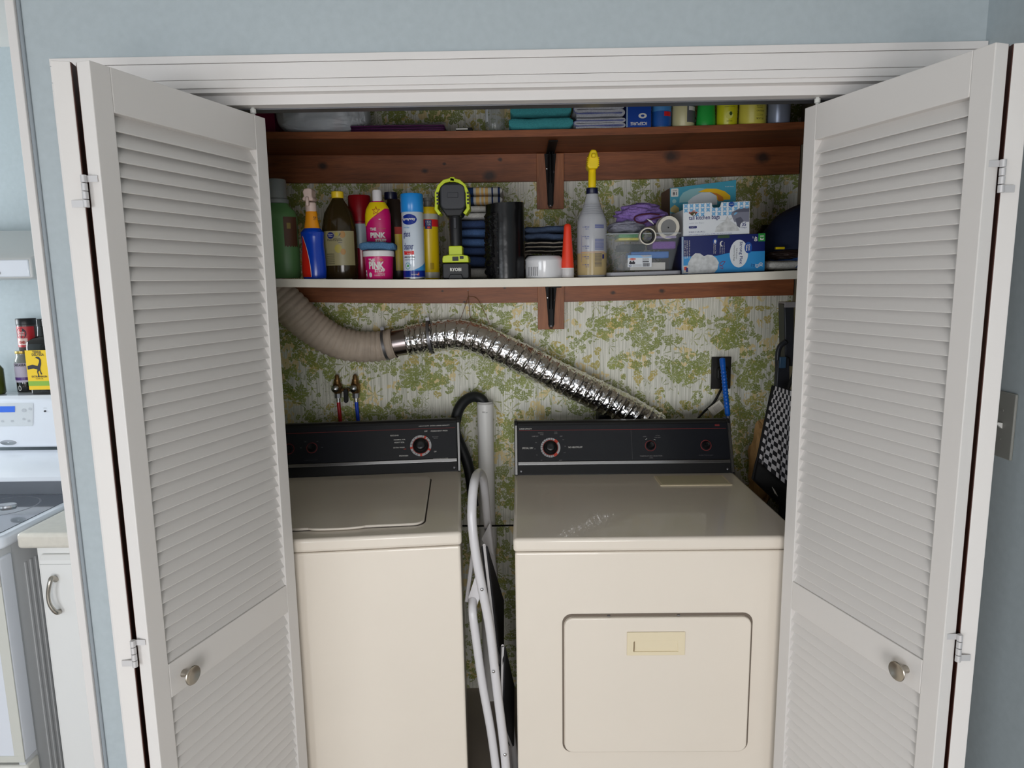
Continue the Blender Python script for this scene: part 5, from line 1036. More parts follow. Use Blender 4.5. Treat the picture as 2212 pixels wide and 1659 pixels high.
TG = pl('can_picture', (120, 122, 138)); TG2 = pl('can_picture_dark', (86, 88, 104))
patch([(X(a), Zc(c)) for a, c in ((1460, 450), (1560, 405), (1664, 400), (1664, 560), (1500, 555), (1475, 500))], TG, t, F2(.0006), 'bin_picture'); patch([(X(a), Zc(c)) for a, c in ((1470, 450), (1560, 415), (1664, 412), (1664, 450))], TG2, t, F2(.0010), 'bin_picture'); patch([(X(a), Zc(c)) for a, c in ((1510, 520), (1570, 500), (1610, 560), (1590, 640), (1530, 600))], TG2, t, F2(.0009), 'bin_picture')
patch([(X(a), Zc(c)) for a, c in ((1282, 655), (1300, 600), (1350, 560), (1400, 540), (1330, 535), (1400, 530), (1420, 480), (1440, 520), (1490, 500), (1450, 540), (1510, 580), (1545, 620), (1560, 655))], GB, t, F2(.0012), 'bag_picture')
patch(ell(X(1607), Zc(605), 44*sx, 50*sx), CWT, t, F2(.0015), 'white_disc'); text('35', 46*sx, 40*sx, INKB, t, F2(.0018), X(1584), Zc(605), bold=.02); text('bags', 56*sx, 20*sx, INKB, t, F2(.0018), X(1579), Zc(630))
# cyan box behind
q = ((1449, 500), (1590, 500), (1588, 392), (1449, 407)); Yf = -.17; P4 = [at(u, v, Y=Yf) for u, v in q]; z0 = SM(P4[0].x); w_ = (P4[1].x-P4[0].x)*1.0; h_ = P4[3].z-z0; an = math.atan2((P4[2]-P4[3]).z, (P4[2]-P4[3]).x)
t = thing('trash_bag_box', 'cyan box with white and yellow curves, behind the white kitchen bag box', 'box', (P4[0].x, Yf, z0+.0012), (0, -.020, 0))
hr = P4[2].z-z0; CY = pl('carton_cyan', (62, 150, 174), .4)
MB().prism([(0, 0), (w_, 0), (w_, hr), (0, h_)], 0, .13).build('carton_body', pl('carton_board', (120, 92, 76), .7), t, smooth=False)
top = lambda a: h_+(hr-h_)*a/w_
patch([(.0, .001), (w_, .001), (w_, hr-.0008), (0, h_-.0008)], CY, t, F2(.0005), 'printed_front')
sx = w_/710; X = lambda u: (u-790)*sx; Zc = lambda v: h_-(v-185)*(1/5.027)*(at(1500, 400, Y=Yf).x-at(1400, 400, Y=Yf).x)/100
patch([(X(a), Zc(c)) for a, c in ((890, 345), (895, 290), (930, 240), (1010, 205), (1100, 195), (1250, 215), (1160, 240), (1060, 290), (1000, 340))], pl('pale_cyan', (140, 186, 190)), t, F2(.0008), 'curve_print')
patch([(X(a), Zc(c)) for a, c in ((1090, 240), (1180, 205), (1290, 210), (1380, 240), (1440, 290), (1440, 330), (1300, 330), (1290, 280), (1230, 245))], pl('curve_yellow', (234, 184, 20)), t, F2(.0010), 'curve_print')
patch([(X(a), Zc(c)) for a, c in ((1230, 245), (1300, 262), (1360, 300), (1370, 345), (1310, 345), (1300, 290))], pl('curve_orange', (200, 120, 40)), t, F2(.0012), 'curve_print')
patch([(X(a), Zc(c)) for a, c in ((985, 330), (1040, 285), (1130, 245), (1220, 245), (1290, 285), (1300, 340), (1300, 380), (985, 380))], pl('curve_white', (206, 212, 216)), t, F2(.0014), 'curve_print')
patch(rrect(X(800), X(880), Zc(280), Zc(192), .003), INKW, t, F2(.001), 'white_square'); text('18', 44*sx, 36*sx, INKD, t, F2(.0014), X(818), Zc(265), rot=180, bold=.02); text('BAGS', 46*sx, 13*sx, INKD, t, F2(.0014), X(818), Zc(222), rot=180)
patch(ell(X(836), Zc(328), 22*sx, 22*sx), pl('pale_cyan', (140, 186, 190)), t, F2(.001), 'round_icon')
patch([(X(a), Zc(c)) for a, c in ((795, 440), (795, 400), (840, 365), (888, 400), (888, 460))], pl('curve_yellow_pale', (196, 176, 110)), t, F2(.0009), 'corner_print'); patch(rect(X(790), X(888), Zc(540), Zc(455)), pl('carton_grey', (140, 140, 150)), t, F2(.0012), 'lower_print')
text('Fresh Scent', 90*sx, 9*sx, INKW, t, F2(.001), X(1385), top(w_*.85)-.006-.012, shear=0)
# clutter at the right end
Y = -.16; x, w, z0 = spot(1690, 1790, Y)
tw_ = folded(None, 'folded_towel', [WHT, WHT], .20, .20, .026, 1, seed=4); c = at(1705, 575, Y=-.28); tw_.location = (c.x+.02, -.24, SM(c.x+.1)+.0005); tag(tw_, 'white towel with blue stitching at the right end of the middle shelf', 'towel')
for q in range(5): MB().tube([Vector((-.025+q*.014, -.1015, .006)), Vector((-.020+q*.014, -.1035, .014)), Vector((-.016+q*.014, -.1015, .026))], .0014, n=6).build('stitching', BLUET, tw_)
t = bunch('leather_pouch', 'brown and black bundle between the white towel and the navy hat', 'bundle', pl('brown_leather', (62, 46, 40), .5, var=.4, vs=20), (c.x+.03, -.235, SM(c.x+.1)+.0275), (.100, .06, .022), 5.5, amp=.2)
MB().box(-.074, -.048, -.052, -.042, .034, .041).build('yellow_stripe', YEL, t, bevel=.001)
t = thing('navy_hat', 'navy blue cap with lighter blue underside at the shelf end', 'hat', (c.x+.080, -.165, SM(c.x)+.120)); t.scale = (1.22, 1.1, 1.2)
hatM = Matrix.Rotation(R(-28), 4, 'Y') @ Matrix.Rotation(R(12), 4, 'X')
b = MB(); b.lathe([(.002, .062), (.05, .055), (.085, .03), (.095, .0), (.098, -.012)], M=hatM, n=36, sx=1.15, cap=False); b.lathe([(.094, -.012), (.09, .0), (.08, .028), (.048, .05), (.002, .056)], M=hatM, n=36, sx=1.15, cap=False); b.build('crown', pl('hat_navy', (28, 38, 66), .8, bump=.5, bs=500), t)
b = MB(); b.grid(lambda u, v: hatM @ Vector(((.098+.0*v)*1.15*math.cos(PI+PI*u), -.02+(.10+.05*v)*math.sin(PI+PI*u), -.012-.016*v)), 24, 4); o_ = b.build('brim', pl('hat_blue', (40, 84, 150), .8), t); sm = o_.modifiers.new('s', 'SOLIDIFY'); sm.thickness = .003
b = MB(); c2 = at(1640, 470, Y=-.03); b.lathe([(.035, 0), (.037, .004), (.037, .11), (.015, .14), (.012, .15)], n=24); o_ = b.build('green_bottle', pl('dark_green_glass', (16, 28, 20), .35), None); o_.location = (c2.x+.02, -.03, SM(c2.x)); tag(o_, 'dark green bottle in the shade behind the trash bag boxes', 'bottle')

# ---------------------------------------------------------------- things on the upper shelf
def spotU(uL, uR, Y): return spot(uL, uR, Y, 250, SU)
Yu = -.055
x, w, z0 = spotU(535, 593, Yu); t = thing('magenta_carton', 'dark magenta carton at the far left of the upper shelf', 'carton', (x, Yu, z0))
MB().box(-w, w, 0, .12, 0, .23).build('carton_body', pl('carton_magenta', (120, 10, 60), .4), t, smooth=False, bevel=.001); patch(ell(.008, .078, .012, .012), pl('carton_grey', (140, 140, 150)), t, F2(.0008), 'round_print')
# plastic grocery bag with a pack inside
x, w, z0 = spotU(596, 790, Yu); t = thing('plastic_bag', 'white translucent plastic bag holding a pale blue pack, left on the upper shelf', 'plastic bag', (x, Yu+.04, z0))
b = MB(); bmesh.ops.create_icosphere(b.b, subdivisions=6, radius=1)
for v in b.b.verts:
    d = v.co.normalized(); q = Vector([math.copysign(abs(a)**.55, a) for a in d]); X_ = q.x; pinch = max(0, X_-.55)/.45
    nz = noise.noise(Vector((d.x*3, d.y*3, d.z*3+4)))*.08+(1-abs(noise.noise(Vector((d.x*5, d.y*7, d.z*7)))))*.07*(.4+pinch)
    v.co = Vector((X_*w*1.02, q.y*.075*(1+nz*2-.2*pinch), (q.z*.5+.5)*.15*(1+nz-.35*pinch)))
b.build('bag_film', pl('bag_film', (206, 210, 216), .38, alpha=.74, bump=.6, bs=60, bdist=.004), t, ang=80)
MB().box(-w*.82, w*.66, -.04, .05, .004, .10).build('inner_pack', pl('pack_pale_blue', (120, 160, 176), .5, var=.3, vs=25), t, bevel=.01); patch(rect(w*.28, w*.46, .012, .05), pl('pack_pink', (190, 110, 120)), t, F2(.0412), 'pack_print'); text('ar', .018, .02, INKW, t, F2(.0418), w*.32, .016, rot=90)
patch(rect(-w*.86, -w*.50, .064, .0675), INKD, t, F2(.079), 'black_line'); patch(rect(-w*.88, -w*.865, .059, .073), INKD, t, F2(.079), 'black_line'); text('CO', .024, .016, INKD, t, F2(.0765), w*.66, .066, bold=.02, shear=.3)
# purple zip bag pack
x, w, z0 = spotU(762, 962, Yu); t = thing('wrapped_pack', 'flat purple pack in shiny clear film on the upper shelf', 'pack', (x, -.028, z0+.001)); 
folded(t, 'purple_sheets', [pl('purple_sheet', (92, 34, 88), .4), pl('purple_sheet_dark', (58, 18, 58), .4)], 2*w, .13, .018, 5, seed=2, amp=.0008)
b = MB(); b.grid(lambda u, v: Vector(((u-.5)*2.02*w, -.067+.10*v, .0185+.012*math.sin(PI*min(1, v*1.2+.1))*(.35+.65*u)+.0035*noise.noise(Vector((u*22, v*9, 2)))+.002*noise.noise(Vector((u*60, v*20, 2))))), 80, 14); b.build('film', pl('clear_film', (214, 208, 216), .12, alpha=.5), t, ang=80)
b = MB(); b.box(-.028, .024, 0, .12, 0, .0105); x, w, z0 = spotU(970, 1033, -.09); o_ = b.build('slate_box', DARK, None, smooth=False, bevel=.001); o_.location = (x+.002, -.09, z0); tag(o_, 'thin black box with a white edge strip beside the purple pack', 'box')
patch(rect(-.027, .010, .0045, .0085), INKW, o_, F2(.0006), 'white_strip')
# clear bottle
x, w, z0 = spotU(1048, 1090, Yu); t = thing('clear_bottle', 'clear glass bottle left of the teal towels on the upper shelf', 'bottle', (x, Yu, z0))
P_('bottle_body', [(w*.8, 0), (w, .012), (w, .11), (w*.5, .15), (w*.4, .2)], pl('bottle_glass', (150, 156, 156), .08, alpha=.3), t); wrap(t, 'label', pl('label_white', (206, 210, 214)), w, -1.3, -.75, .03, .12, lab='white side label')
x, w, z0 = spotU(1099, 1237, -.08); zb = z0
for lab, m in (('teal folded towel, lower of the two on the upper shelf', [TEAL]), ('teal folded towel, upper of the two on the upper shelf', [TEAL]), ):
    t = folded(None, 'folded_towel', m, 2*w*(1 if zb == z0 else .95), .15, .037, 1, seed=zb*90, amp=.003); t.location = (x, -.02, zb+.0005); tag(t, lab, 'towel', 'teal towels on the upper shelf'); zb += .040
# quilted blue white cloths: spiral folds seen from the end
PWT = tex('cloth_pale_white', (176, 178, 186)); PBT = tex('hem_periwinkle', (104, 112, 160))
def rolled(x, y, z, w, h, d, lab, seed):
    t = thing('folded_cloth', lab, 'cloth', (x, y, z), group='quilted cloths on the upper shelf'); L_ = []
    n = 4
    for i in range(n):
        zz = h*(i+.5)/n; side = 1 if i % 2 == 0 else -1; L_ += [(-side*(w/2-.008), zz), (-side*w*.2, zz+.0012*math.sin(seed+i)), (side*w*.2, zz-.0012*math.sin(seed+2*i)), (side*(w/2-.010), zz)]
    pth = smoothpath([Vector((a, 0, c)) for a, c in L_], 6); th = h/n*.42
    b = MB(); rows = []
    for i, p in enumerate(pth):
        tg = (pth[min(i+1, len(pth)-1)]-pth[max(i-1, 0)]).normalized(); nn = Vector((-tg.z, 0, tg.x))*th
        rows.append([b.b.verts.new(p+nn*s1+Vector((0, y0, 0))) for s1, y0 in ((-1, -d/2), (1, -d/2), (1, d/2), (-1, d/2))])
    for A, B in zip(rows, rows[1:]):
        for k_ in range(4): b.face([A[k_], A[(k_+1) % 4], B[(k_+1) % 4], B[k_]])
    b.face(rows[0]); b.face(rows[-1][::-1]); b.build('cloth_layers', PWT, t, ang=70)
    b = MB(); b.tube([p+Vector((0, -d/2, 0))+Vector((-(pth[min(i+1, len(pth)-1)]-pth[max(i-1, 0)]).normalized().z, 0, (pth[min(i+1, len(pth)-1)]-pth[max(i-1, 0)]).normalized().x))*th for i, p in enumerate(pth)], .0016, n=6)
    b.build('hem', PBT, t)
x, w, z0 = spotU(1238, 1351, -.08)
rolled(x, -.02, z0+.001, 2*w, .031, .14, 'white quilted cloth with periwinkle hem, lower one beside the navy box', 1)
rolled(x-.001, -.02, z0+.035, 2*w*.97, .046, .14, 'white quilted cloth with periwinkle hem, upper one beside the navy box', 4)
x, w, z0 = spotU(1353, 1407, -.095); t = thing('navy_carton', 'blue filter box with upside-down white lettering on the upper shelf', 'box', (x, -.095, z0)); RB = pl('carton_royal', (16, 62, 150), .35)
MB().box(-w, w, 0, .1, 0, .0795).build('carton_body', RB, t, smooth=False, bevel=.001); patch(rect(-w+.0002, -w+.004, .001, .078), pl('carton_pale', (150, 170, 190)), t, F2(.0005), 'edge_panel')
text('ICEPURE', 2*w*.66, .0095, INKW, t, F2(.0008), -w*.66, .006, rot=180, bold=.02); patch(ell(w*.3, .034, .013, .008), INKW, t, F2(.0008), 'white_oval'); patch(ell(w*.3, .034, .006, .0035), RB, t, F2(.0011), 'oval_mark')
x, w, z0 = spotU(1408, 1450, -.06); t = thing('blue_canister', 'light blue container with dark blue wave beside the navy carton', 'canister', (x, -.06, z0))
P_('canister_body', [(w*.94, 0), (w, .004), (w, .12), (w*.8, .14)], pl('canister_blue', (70, 132, 190), .4), t, sy=.8); wrap(t, 'label', pl('canister_print', (30, 84, 160), .4), w, -1.4, 1.4, .004, .05, sy=.8); wrap(t, 'red_mark', pl('band_red', (206, 40, 44)), w+.0006, .1, .9, .034, .048, sy=.8, n=6); patch(ell(-.004, .086, .010, .008), INKW, t, on_cyl(w+.0008, 0, 0, 0, 0, 1, .8), 'badge', n=6)
x, w, z0 = spotU(1452, 1500, -.058); t = thing('label_canister', 'pale yellow canister with red and blue band between blue and green bottles', 'canister', (x, -.058, z0))
P_('canister_body', [(w*.94, 0), (w, .004), (w, .12), (w*.8, .14)], pl('canister_cream', (196, 190, 146), .35), t); wrap(t, 'blue_band', pl('canister_print', (30, 84, 160)), w, -1.5, 1.5, .070, .080); wrap(t, 'red_band', pl('band_red', (206, 40, 44)), w+.0003, -1.5, 1.5, .079, .12); wrap(t, 'dark_print', pl('print_grey', (90, 92, 96), .5), w+.0003, .1, 1.4, .012, .068); wrap(t, 'pale_lines', INKW, w+.0006, .25, 1.1, .048, .060)
x, w, z0 = spotU(1504, 1546, -.058); t = thing('green_bottle', 'bright green plastic bottle on the upper shelf', 'bottle', (x, -.058, z0)); P_('bottle_body', [(w*.95, 0), (w, .005), (w*.98, .02), (w*.86, .07), (w*.84, .12), (w*.5, .15)], pl('bottle_bright_green', (40, 160, 66), .35), t, sy=.8)
x, w, z0 = spotU(1548, 1592, -.058); t = thing('powder_canister', 'yellow-green canister with lemon picture on the upper shelf', 'canister', (x, -.058, z0)); YG = pl('canister_lime', (196, 194, 34), .35)
P_('canister_body', [(w*.95, 0), (w, .003), (w, .14), (w*.9, .15)], YG, t); mp = on_cyl(w+.0006); patch(ell(-.001, .030, .0115, .0115), pl('pale_lime', (214, 214, 110)), t, mp, 'lemon_print', n=8); patch(ell(.003, .034, .005, .006), pl('leaf_print', (60, 82, 40)), t, on_cyl(w+.0012), 'leaf_print', n=5)
for s, zz, ww in (('fresh', .068, .022), ('duet | fragrances', .061, .034), ('detergent | laundry', .053, .034), ('lemon scent', .010, .018)): text(s, ww, .0042, pl('olive_ink', (70, 84, 30)), t, mp, -ww/2, zz)
x, w, z0 = spotU(1596, 1654, -.058); t = thing('powder_canister', 'larger pale yellow canister with red band and caution print', 'canister', (x, -.058, z0))
P_('canister_body', [(w*.95, 0), (w, .003), (w*.97, .14), (w*.9, .15)], pl('canister_pale_yellow', (214, 204, 84), .35), t); mp = on_cyl(w+.0008); patch(rect(.002, .026, .064, .072), INKR, t, mp, 'red_band', n=4)
for s, zz, hh in (('KEEP OUT OF', .055, .003), ('REACH OF', .050, .003), ('CHILDREN', .045, .003), ('CAUTION', .035, .005), ('NET WT 2 LBS', .012, .005)): text(s, .020 if zz > .04 else .025, hh, INKD, t, mp, -.001, zz)
for q in range(2): patch(rect(-.001, .022, .022+q*.004, .0226+q*.004), INKD, t, mp, 'printed_line', n=4)
x, w, z0 = spotU(1658, 1706, -.058); t = thing('silver_can', 'silver-blue aerosol can at the right of the upper shelf', 'aerosol can', (x, -.058, z0)); P_('can_body', [(w*.95, 0), (w, .003), (w, .16), (w*.8, .18)], pl('can_silver', (150, 158, 178), .28, metal=.2), t)

# ---------------------------------------------------------------- right corner: hanging vacuum, checkered bag, paper bag
t = thing('upright_vacuum', 'dark grey stick vacuum standing in the right closet corner', 'vacuum cleaner', (.93, .06, 0)); VG = pl('vacuum_grey', (44, 46, 54), .4); O = Vector((.93, .06, 0))
p = lambda u, v, y=.0: at(u, v, Y=y)-O
b = MB(); b.prism([(p(1690, 655).x, p(1690, 655).z), (p(1712, 652).x, p(1712, 652).z), (p(1712, 790).x, p(1712, 790).z), (p(1693, 790).x, p(1693, 790).z), (p(1691, 700).x, p(1691, 700).z)], -.075, -.02); b.build('upper_body', VG, t, bevel=.004)
part(MB().box(p(1691, 655).x, .05, -.077, -.018, p(1700, 664).z, p(1700, 652).z).build('pale_ring', pl('ring_pale', (150, 146, 150)), t, bevel=.002), 'pale top ring')
b = MB(); b.tube(smoothpath([p(1697, 738, -.02), p(1684, 750, -.02), p(1680, 775, -.02), p(1682, 830, -.02)], 8), .009, n=12); b.build('handle_loop', VG, t)
b = MB(); q4 = [(1672, 775), (1697, 770), (1700, 900), (1664, 900)]; b.prism([(p(u, v).x, p(u, v).z) for u, v in q4], -.095, -.07); b.build('wand', VG, t, bevel=.004)
part(MB().box(p(1675, 768).x, p(1688, 768).x, -.105, -.094, p(1680, 792).z, p(1680, 768).z).build('release_button', pl('button_steel_blue', (60, 90, 120), .35), t, bevel=.002), 'steel blue button')
b = MB(); b.lathe([(.036, 0), (.038, .02), (.036, .5), (.03, .62), (.02, p(1680, 850).z)], c=(.02, 0, 0), n=20); b.build('lower_body', VG, t)
t = thing('checkered_bag', 'black and white checkered cloth bag hanging in front of the dark vacuum', 'bag', at(1690, 830, Y=-.16)); O = at(1690, 830, Y=-.16)
CHK = checker('black_white_check', (196, 192, 194), (20, 18, 24), 1.)
def lerp(a, b, q): return a+(b-a)*q
c4 = [at(u, v, Y=y)-O for u, v, y in ((1671, 833, -.16), (1703, 843, -.20), (1697, 1046, -.22), (1636, 996, -.18))]
def chk(u, v): 
    P = lerp(lerp(c4[0], c4[1], u), lerp(c4[3], c4[2], u), v); return P+Vector((0, -.010*math.sin(u*9+v*2)*v-.006*math.sin(u*21)*v, 0))
b = MB(); b.grid(lambda u, v: chk(u*1.35, v), 40, 40, uv=True); o_ = b.build('checkered_front', CHK, t, ang=80); 
for m_ in [o_.data.uv_layers[0]]:
    for l in m_.data: l.uv = (l.uv[0]*11, l.uv[1]*19)
b = MB(); b.grid(lambda u, v: chk(u*1.38-.03, v*.99+.0)+Vector((0, .05 if 0 else .012, 0)), 10, 10); b.build('bag_back', DARK, t)
b = MB(); d4 = [at(u, v, Y=y)-O for u, v, y in ((1636, 996, -.181), (1712, 1060, -.225), (1712, 1120, -.225), (1625, 1036, -.181))]
b.grid(lambda u, v: lerp(lerp(d4[0], d4[1], u), lerp(d4[3], d4[2], u), v)+Vector((0, .05*math.sin(PI*v)*0, 0)), 8, 4); so = b.build('black_lower_panel', DARK, t); m_ = so.modifiers.new('s', 'SOLIDIFY'); m_.thickness = .02
b = MB(); b.tube([at(1671, 833, Y=-.16)-O, at(1655, 930, Y=-.17)-O, at(1634, 998, Y=-.18)-O, at(1626, 1034, Y=-.185)-O], .0045, n=8); b.build('binding', DARK, t)
b = MB(); 
for q in range(4): b.tube([at(1668+q*1.6, 1052+q*2, Y=-.235)-O, at(1674+q*2, 1066+q*2, Y=-.237)-O], .0007, n=5)
b.build('embroidery', INKW, t)
b = MB(); b.tube([at(1702, 842, Y=-.2)-O, at(1716, 800, Y=-.2)-O, at(1726, 700, Y=-.2)-O, Vector((at(1726, 640, Y=-.2).x, -.2, SM(.8)-.028))-O], .005, n=8); b.build('strap', DARK, t)
b = MB(); q = Vector((at(1726, 640, Y=-.2).x, -.2, SM(.8)-.0262))-O; b.box(q.x-.006, q.x+.006, q.y-.006, q.y+.006, q.z-.02, q.z); b.build('hook', GREYM, t)
pc = at(1648, 990, Y=.08); o_ = MB(); o_.blob((0, 0, 0), (.046, .04, .16), .22, 5, 6.6, 4); o_ = o_.build('paper_sack', pl('kraft_paper', (180, 140, 90), .8, bump=.6, bs=30, bdist=.01), None); o_.location = (pc.x+.004, .10, pc.z-.03); tag(o_, 'crumpled brown paper sack behind the dryer at the right', 'sack')
o_ = MB().box(-.042, .042, -.05, .05, 0, 1).build('support_box', DARK, None, smooth=False); o_.location = (pc.x+.004, .10, 0); o_.scale = (.9, .9, pc.z-.03-.175); tag(o_, 'dark carton standing under the brown paper sack behind the dryer', 'carton')

# ---------------------------------------------------------------- light switch on the right wall
t = thing('light_switch', 'wall switch plate coloured as in shade, with white toggle, on the right blue wall', 'light switch', (XR-.0005, -.905, 1.312)); PLT = pl('plate_in_shade', (138, 138, 132), .45)  # plate colour is darkened for the shade on this wall
MB().box(-.006, 0, -.056, .056, -.069, .069).build('switch_plate', PLT, t, bevel=.002); 
for yy in (.023, -.023): part(MB().prism([(-.006, -.008), (-.018, .002), (-.016, .006), (-.006, .004)], yy-.004, yy+.004, 'y').build('toggle', pl('toggle_white', (220, 220, 216)), t, bevel=.0008), 'white toggle')
for yy in (.023, -.023):
    for zz in (-.03, .03): MB().lathe([(.003, 0), (.003, .001)], M=Matrix.Translation((-.006, yy, zz)) @ Matrix.Rotation(R(-90), 4, 'Y'), n=10).build('screw', PLT, t)

# ---------------------------------------------------------------- kitchen seen through the doorway at the left
KW = pl('range_white', (226, 230, 238), .2, coat=.6); KG = pl('range_grey', (120, 124, 132), .35, metal=.3); ZS = .928; XS1 = -1.472; XS0 = XS1-.76; YS = -.488
t = thing('kitchen_range', 'white electric kitchen range with glass cooktop and control backguard', 'range', (XS0, YS, 0)); SW = .76; D_ = YB-.02-YS; DY = -.067
MB().box(.012, SW-.012, .01, D_, .02, .895).build('side_body', pl('range_side_grey', (206, 208, 210), .4), t, smooth=False, bevel=.004)
MB().box(SW-.03, SW-.0105, -.040, .012, .02, .893).build('side_panel', MATS['range_side_grey'], t, smooth=False, bevel=.001)
for q in range(5): MB().box(SW-.0125, SW-.0095, .055+q*.022, .063+q*.022, .06, .82).build('side_rib', MATS['range_side_grey'], t, bevel=.001)
b = MB(); b.prism(rrect(0, SW, -.042, .44+DY, .03, 5), .893, ZS+.002, 'z'); b.build('cooktop_frame', KW, t, bevel=.009, seg=3)
GLS = pl('cooktop_glass', (70, 74, 84), .1, coat=1.)
b = MB(); b.prism(rrect(.03, SW-.03, -.012, .425+DY, .02, 4), ZS+.002, ZS+.0035, 'z'); gt = b.build('cooktop_glass', GLS, t, smooth=False)
for cx, cy, r in ((SW-.20, .235, .105), (SW-.22, .06, .065), (.2, .24, .09), (.2, .08, .08)): MB().lathe([(r, ZS+.0036), (r-.003, ZS+.0042), (r-.006, ZS+.0036)], c=(cx, cy, 0), n=40, cap=False).build('burner_ring', pl('burner_line', (110, 112, 120), .3), gt)
sp = MB(); sp.lathe([(.028, ZS+.004), (.026, ZS+.010), (.018, ZS+.0085), (.0005, ZS+.006)], c=(SW-.185, .235, 0), n=24, sx=1.15, sy=.8); part(sp.build('spoon_rest', CHROME, t), 'small round steel dish on the cooktop')
b = MB(); b.prism([(.43+DY, ZS), (.43+DY, ZS+.055), (.46+DY, ZS+.085), (.60+DY, ZS+.118), (.60+DY, ZS)], 0, SW, 'x'); b.build('rear_ledge', KW, t, bevel=.008, seg=3)
part(MB().box(.004, SW-.004, .4285+DY, .431+DY, ZS+.004, ZS+.048).build('ledge_face', KG, t, bevel=.001), 'grey ledge face')
b = MB(); b.prism([(.585+DY, ZS+.130), (.575+DY, ZS+.165), (.600+DY, ZS+.300), (.615+DY, ZS+.312), (.70+DY, ZS+.312), (.70+DY, ZS+.1)], 0, SW, 'x'); bgd = b.build('backguard', KW, t, bevel=.006, seg=3)
bgy = lambda z: .575+DY+(z-.165)*(.025/.135)-.0012
mg = lambda a, c: Vector((a, bgy(c), ZS+c))
patch(rrect(SW-.56, SW-.275, .207, .288, .006), pl('panel_pale', (206, 210, 214), .3), bgd, mg, 'control_panel'); mg2 = lambda a, c: mg(a, c)-Vector((0, .0006, 0))
patch(rect(SW-.400, SW-.340, .256, .277), pl('lcd_blue', (60, 110, 220), .3), bgd, mg2, 'display'); 
for xx, zz, r in ((SW-.308, .262, .008), (SW-.286, .267, .006), (SW-.385, .225, .005), (SW-.35, .225, .005), (SW-.290, .225, .005), (SW-.308, .232, .005)): patch(ell(xx, zz, r, r*.8), pl('key_pale', (184, 188, 194)), bgd, mg2, 'button')
patch(ell(SW-.232, .258, .0045, .0035), INKD, bgd, mg2, 'indicator_hole'); text('SURFACE', .012, .002, DIM, bgd, mg2, SW-.238, .268)
b = MB(); b.lathe([(.001, 0), (.028, .002), (.030, .0)], M=Matrix.Translation((SW-.37, .580+DY, ZS+.148)) @ Matrix.Rotation(R(100), 4, 'X') @ Matrix.Diagonal((1, .35, 1, 1)), n=28); part(b.build('oval_badge', CHROME, bgd), 'chrome oval badge')
b = MB(); b.box(.004, SW-.006, -.045, .008, .245, .872); od = b.build('oven_door', KW, t, bevel=.006, seg=3)
b = MB(); b.box(.004, SW-.006, -.048, -.044, .245, .265); b.box(SW-.035, SW-.006, -.048, -.044, .265, .80); part(b.build('door_border', pl('door_border', (208, 208, 200), .4), od, bevel=.001), 'off-white door border')
b = MB(); b.box(.02, SW-.008, -.078, -.052, .815, .848); b.box(SW-.04, SW-.004, -.056, -.044, .79, .87); b.build('door_handle', pl('handle_offwhite', (214, 213, 205), .4), od, bevel=.006)
b = MB(); b.box(.004, SW-.004, -.045, .008, .03, .232); b.build('storage_drawer', pl('handle_offwhite', (214, 212, 198)), t, bevel=.006)
# counter and base cabinet
CX0, CX1 = -1.432, -.992; tag(MB().box(CX0-.022, CX1, -.492, YB-.001, .884, .930).build('countertop', pl('counter_beige', (216, 211, 200), .35, var=.05, vs=60), None, bevel=.011, seg=4), 'cream countertop with rounded front edge beside the range', 'countertop')
t = thing('base_cabinet', 'white base cabinet with a curved steel door handle beside the range', 'cabinet', (CX0+.008, -.455, 0)); CO = Vector((CX0+.008, -.455, 0)); CWh = pl('cabinet_white', (232, 232, 230), .35); Wc = CX1-CX0-.010
MB().box(0, Wc, .0, .62, .10, .8832).box(0, Wc, .06, .62, 0, .10).build('cabinet_body', CWh, t, smooth=False, bevel=.001)
cdp = MB().prism([(-.0, .125), (-.018, .13), (-.018, .842), (-.009, .856), (0, .856)], .016, Wc-.012, 'x').build('cabinet_door', CWh, t, smooth=False, bevel=.002)
hp = smoothpath([at(u, v, Y=y)-CO for u, v, y in ((121, 1252, -.473), (112, 1249, -.490), (107, 1262, -.499), (104, 1284, -.501), (107, 1304, -.501), (116, 1318, -.497), (124, 1323, -.490), (128, 1321, -.473))], 8)
MB().tube(hp, .0065, n=12, rf=lambda q, th: .0052+.0030*abs(2*q-1)**1.5).build('handle', NICKEL, cdp)
MB().box(Wc*.0+.016, Wc-.012, -.0185, -.0172, .829, .8305).build('door_groove', pl('groove_grey', (190, 190, 188)), cdp)
# hood
t = thing('range_hood', 'white range hood on the kitchen wall above the range', 'range hood', (XS0, YB, 1.65))
b = MB(); b.prism([(-.002, 0), (-.50, 0), (-.50, .055), (-.49, .062), (-.40, .085), (-.16, .165), (-.002, .17)], 0, -1.452-XS0, 'x'); b.build('hood_shell', pl('hood_white', (206, 206, 204), .35), t, bevel=.006, seg=3)
part(MB().box(.004, -1.458-XS0, -.504, -.498, .004, .054).build('front_lip', KW, t, bevel=.003), 'bright front lip'); text('BROAN', .045, .008, DIM, t, F2(.505), SW-.115, .012)
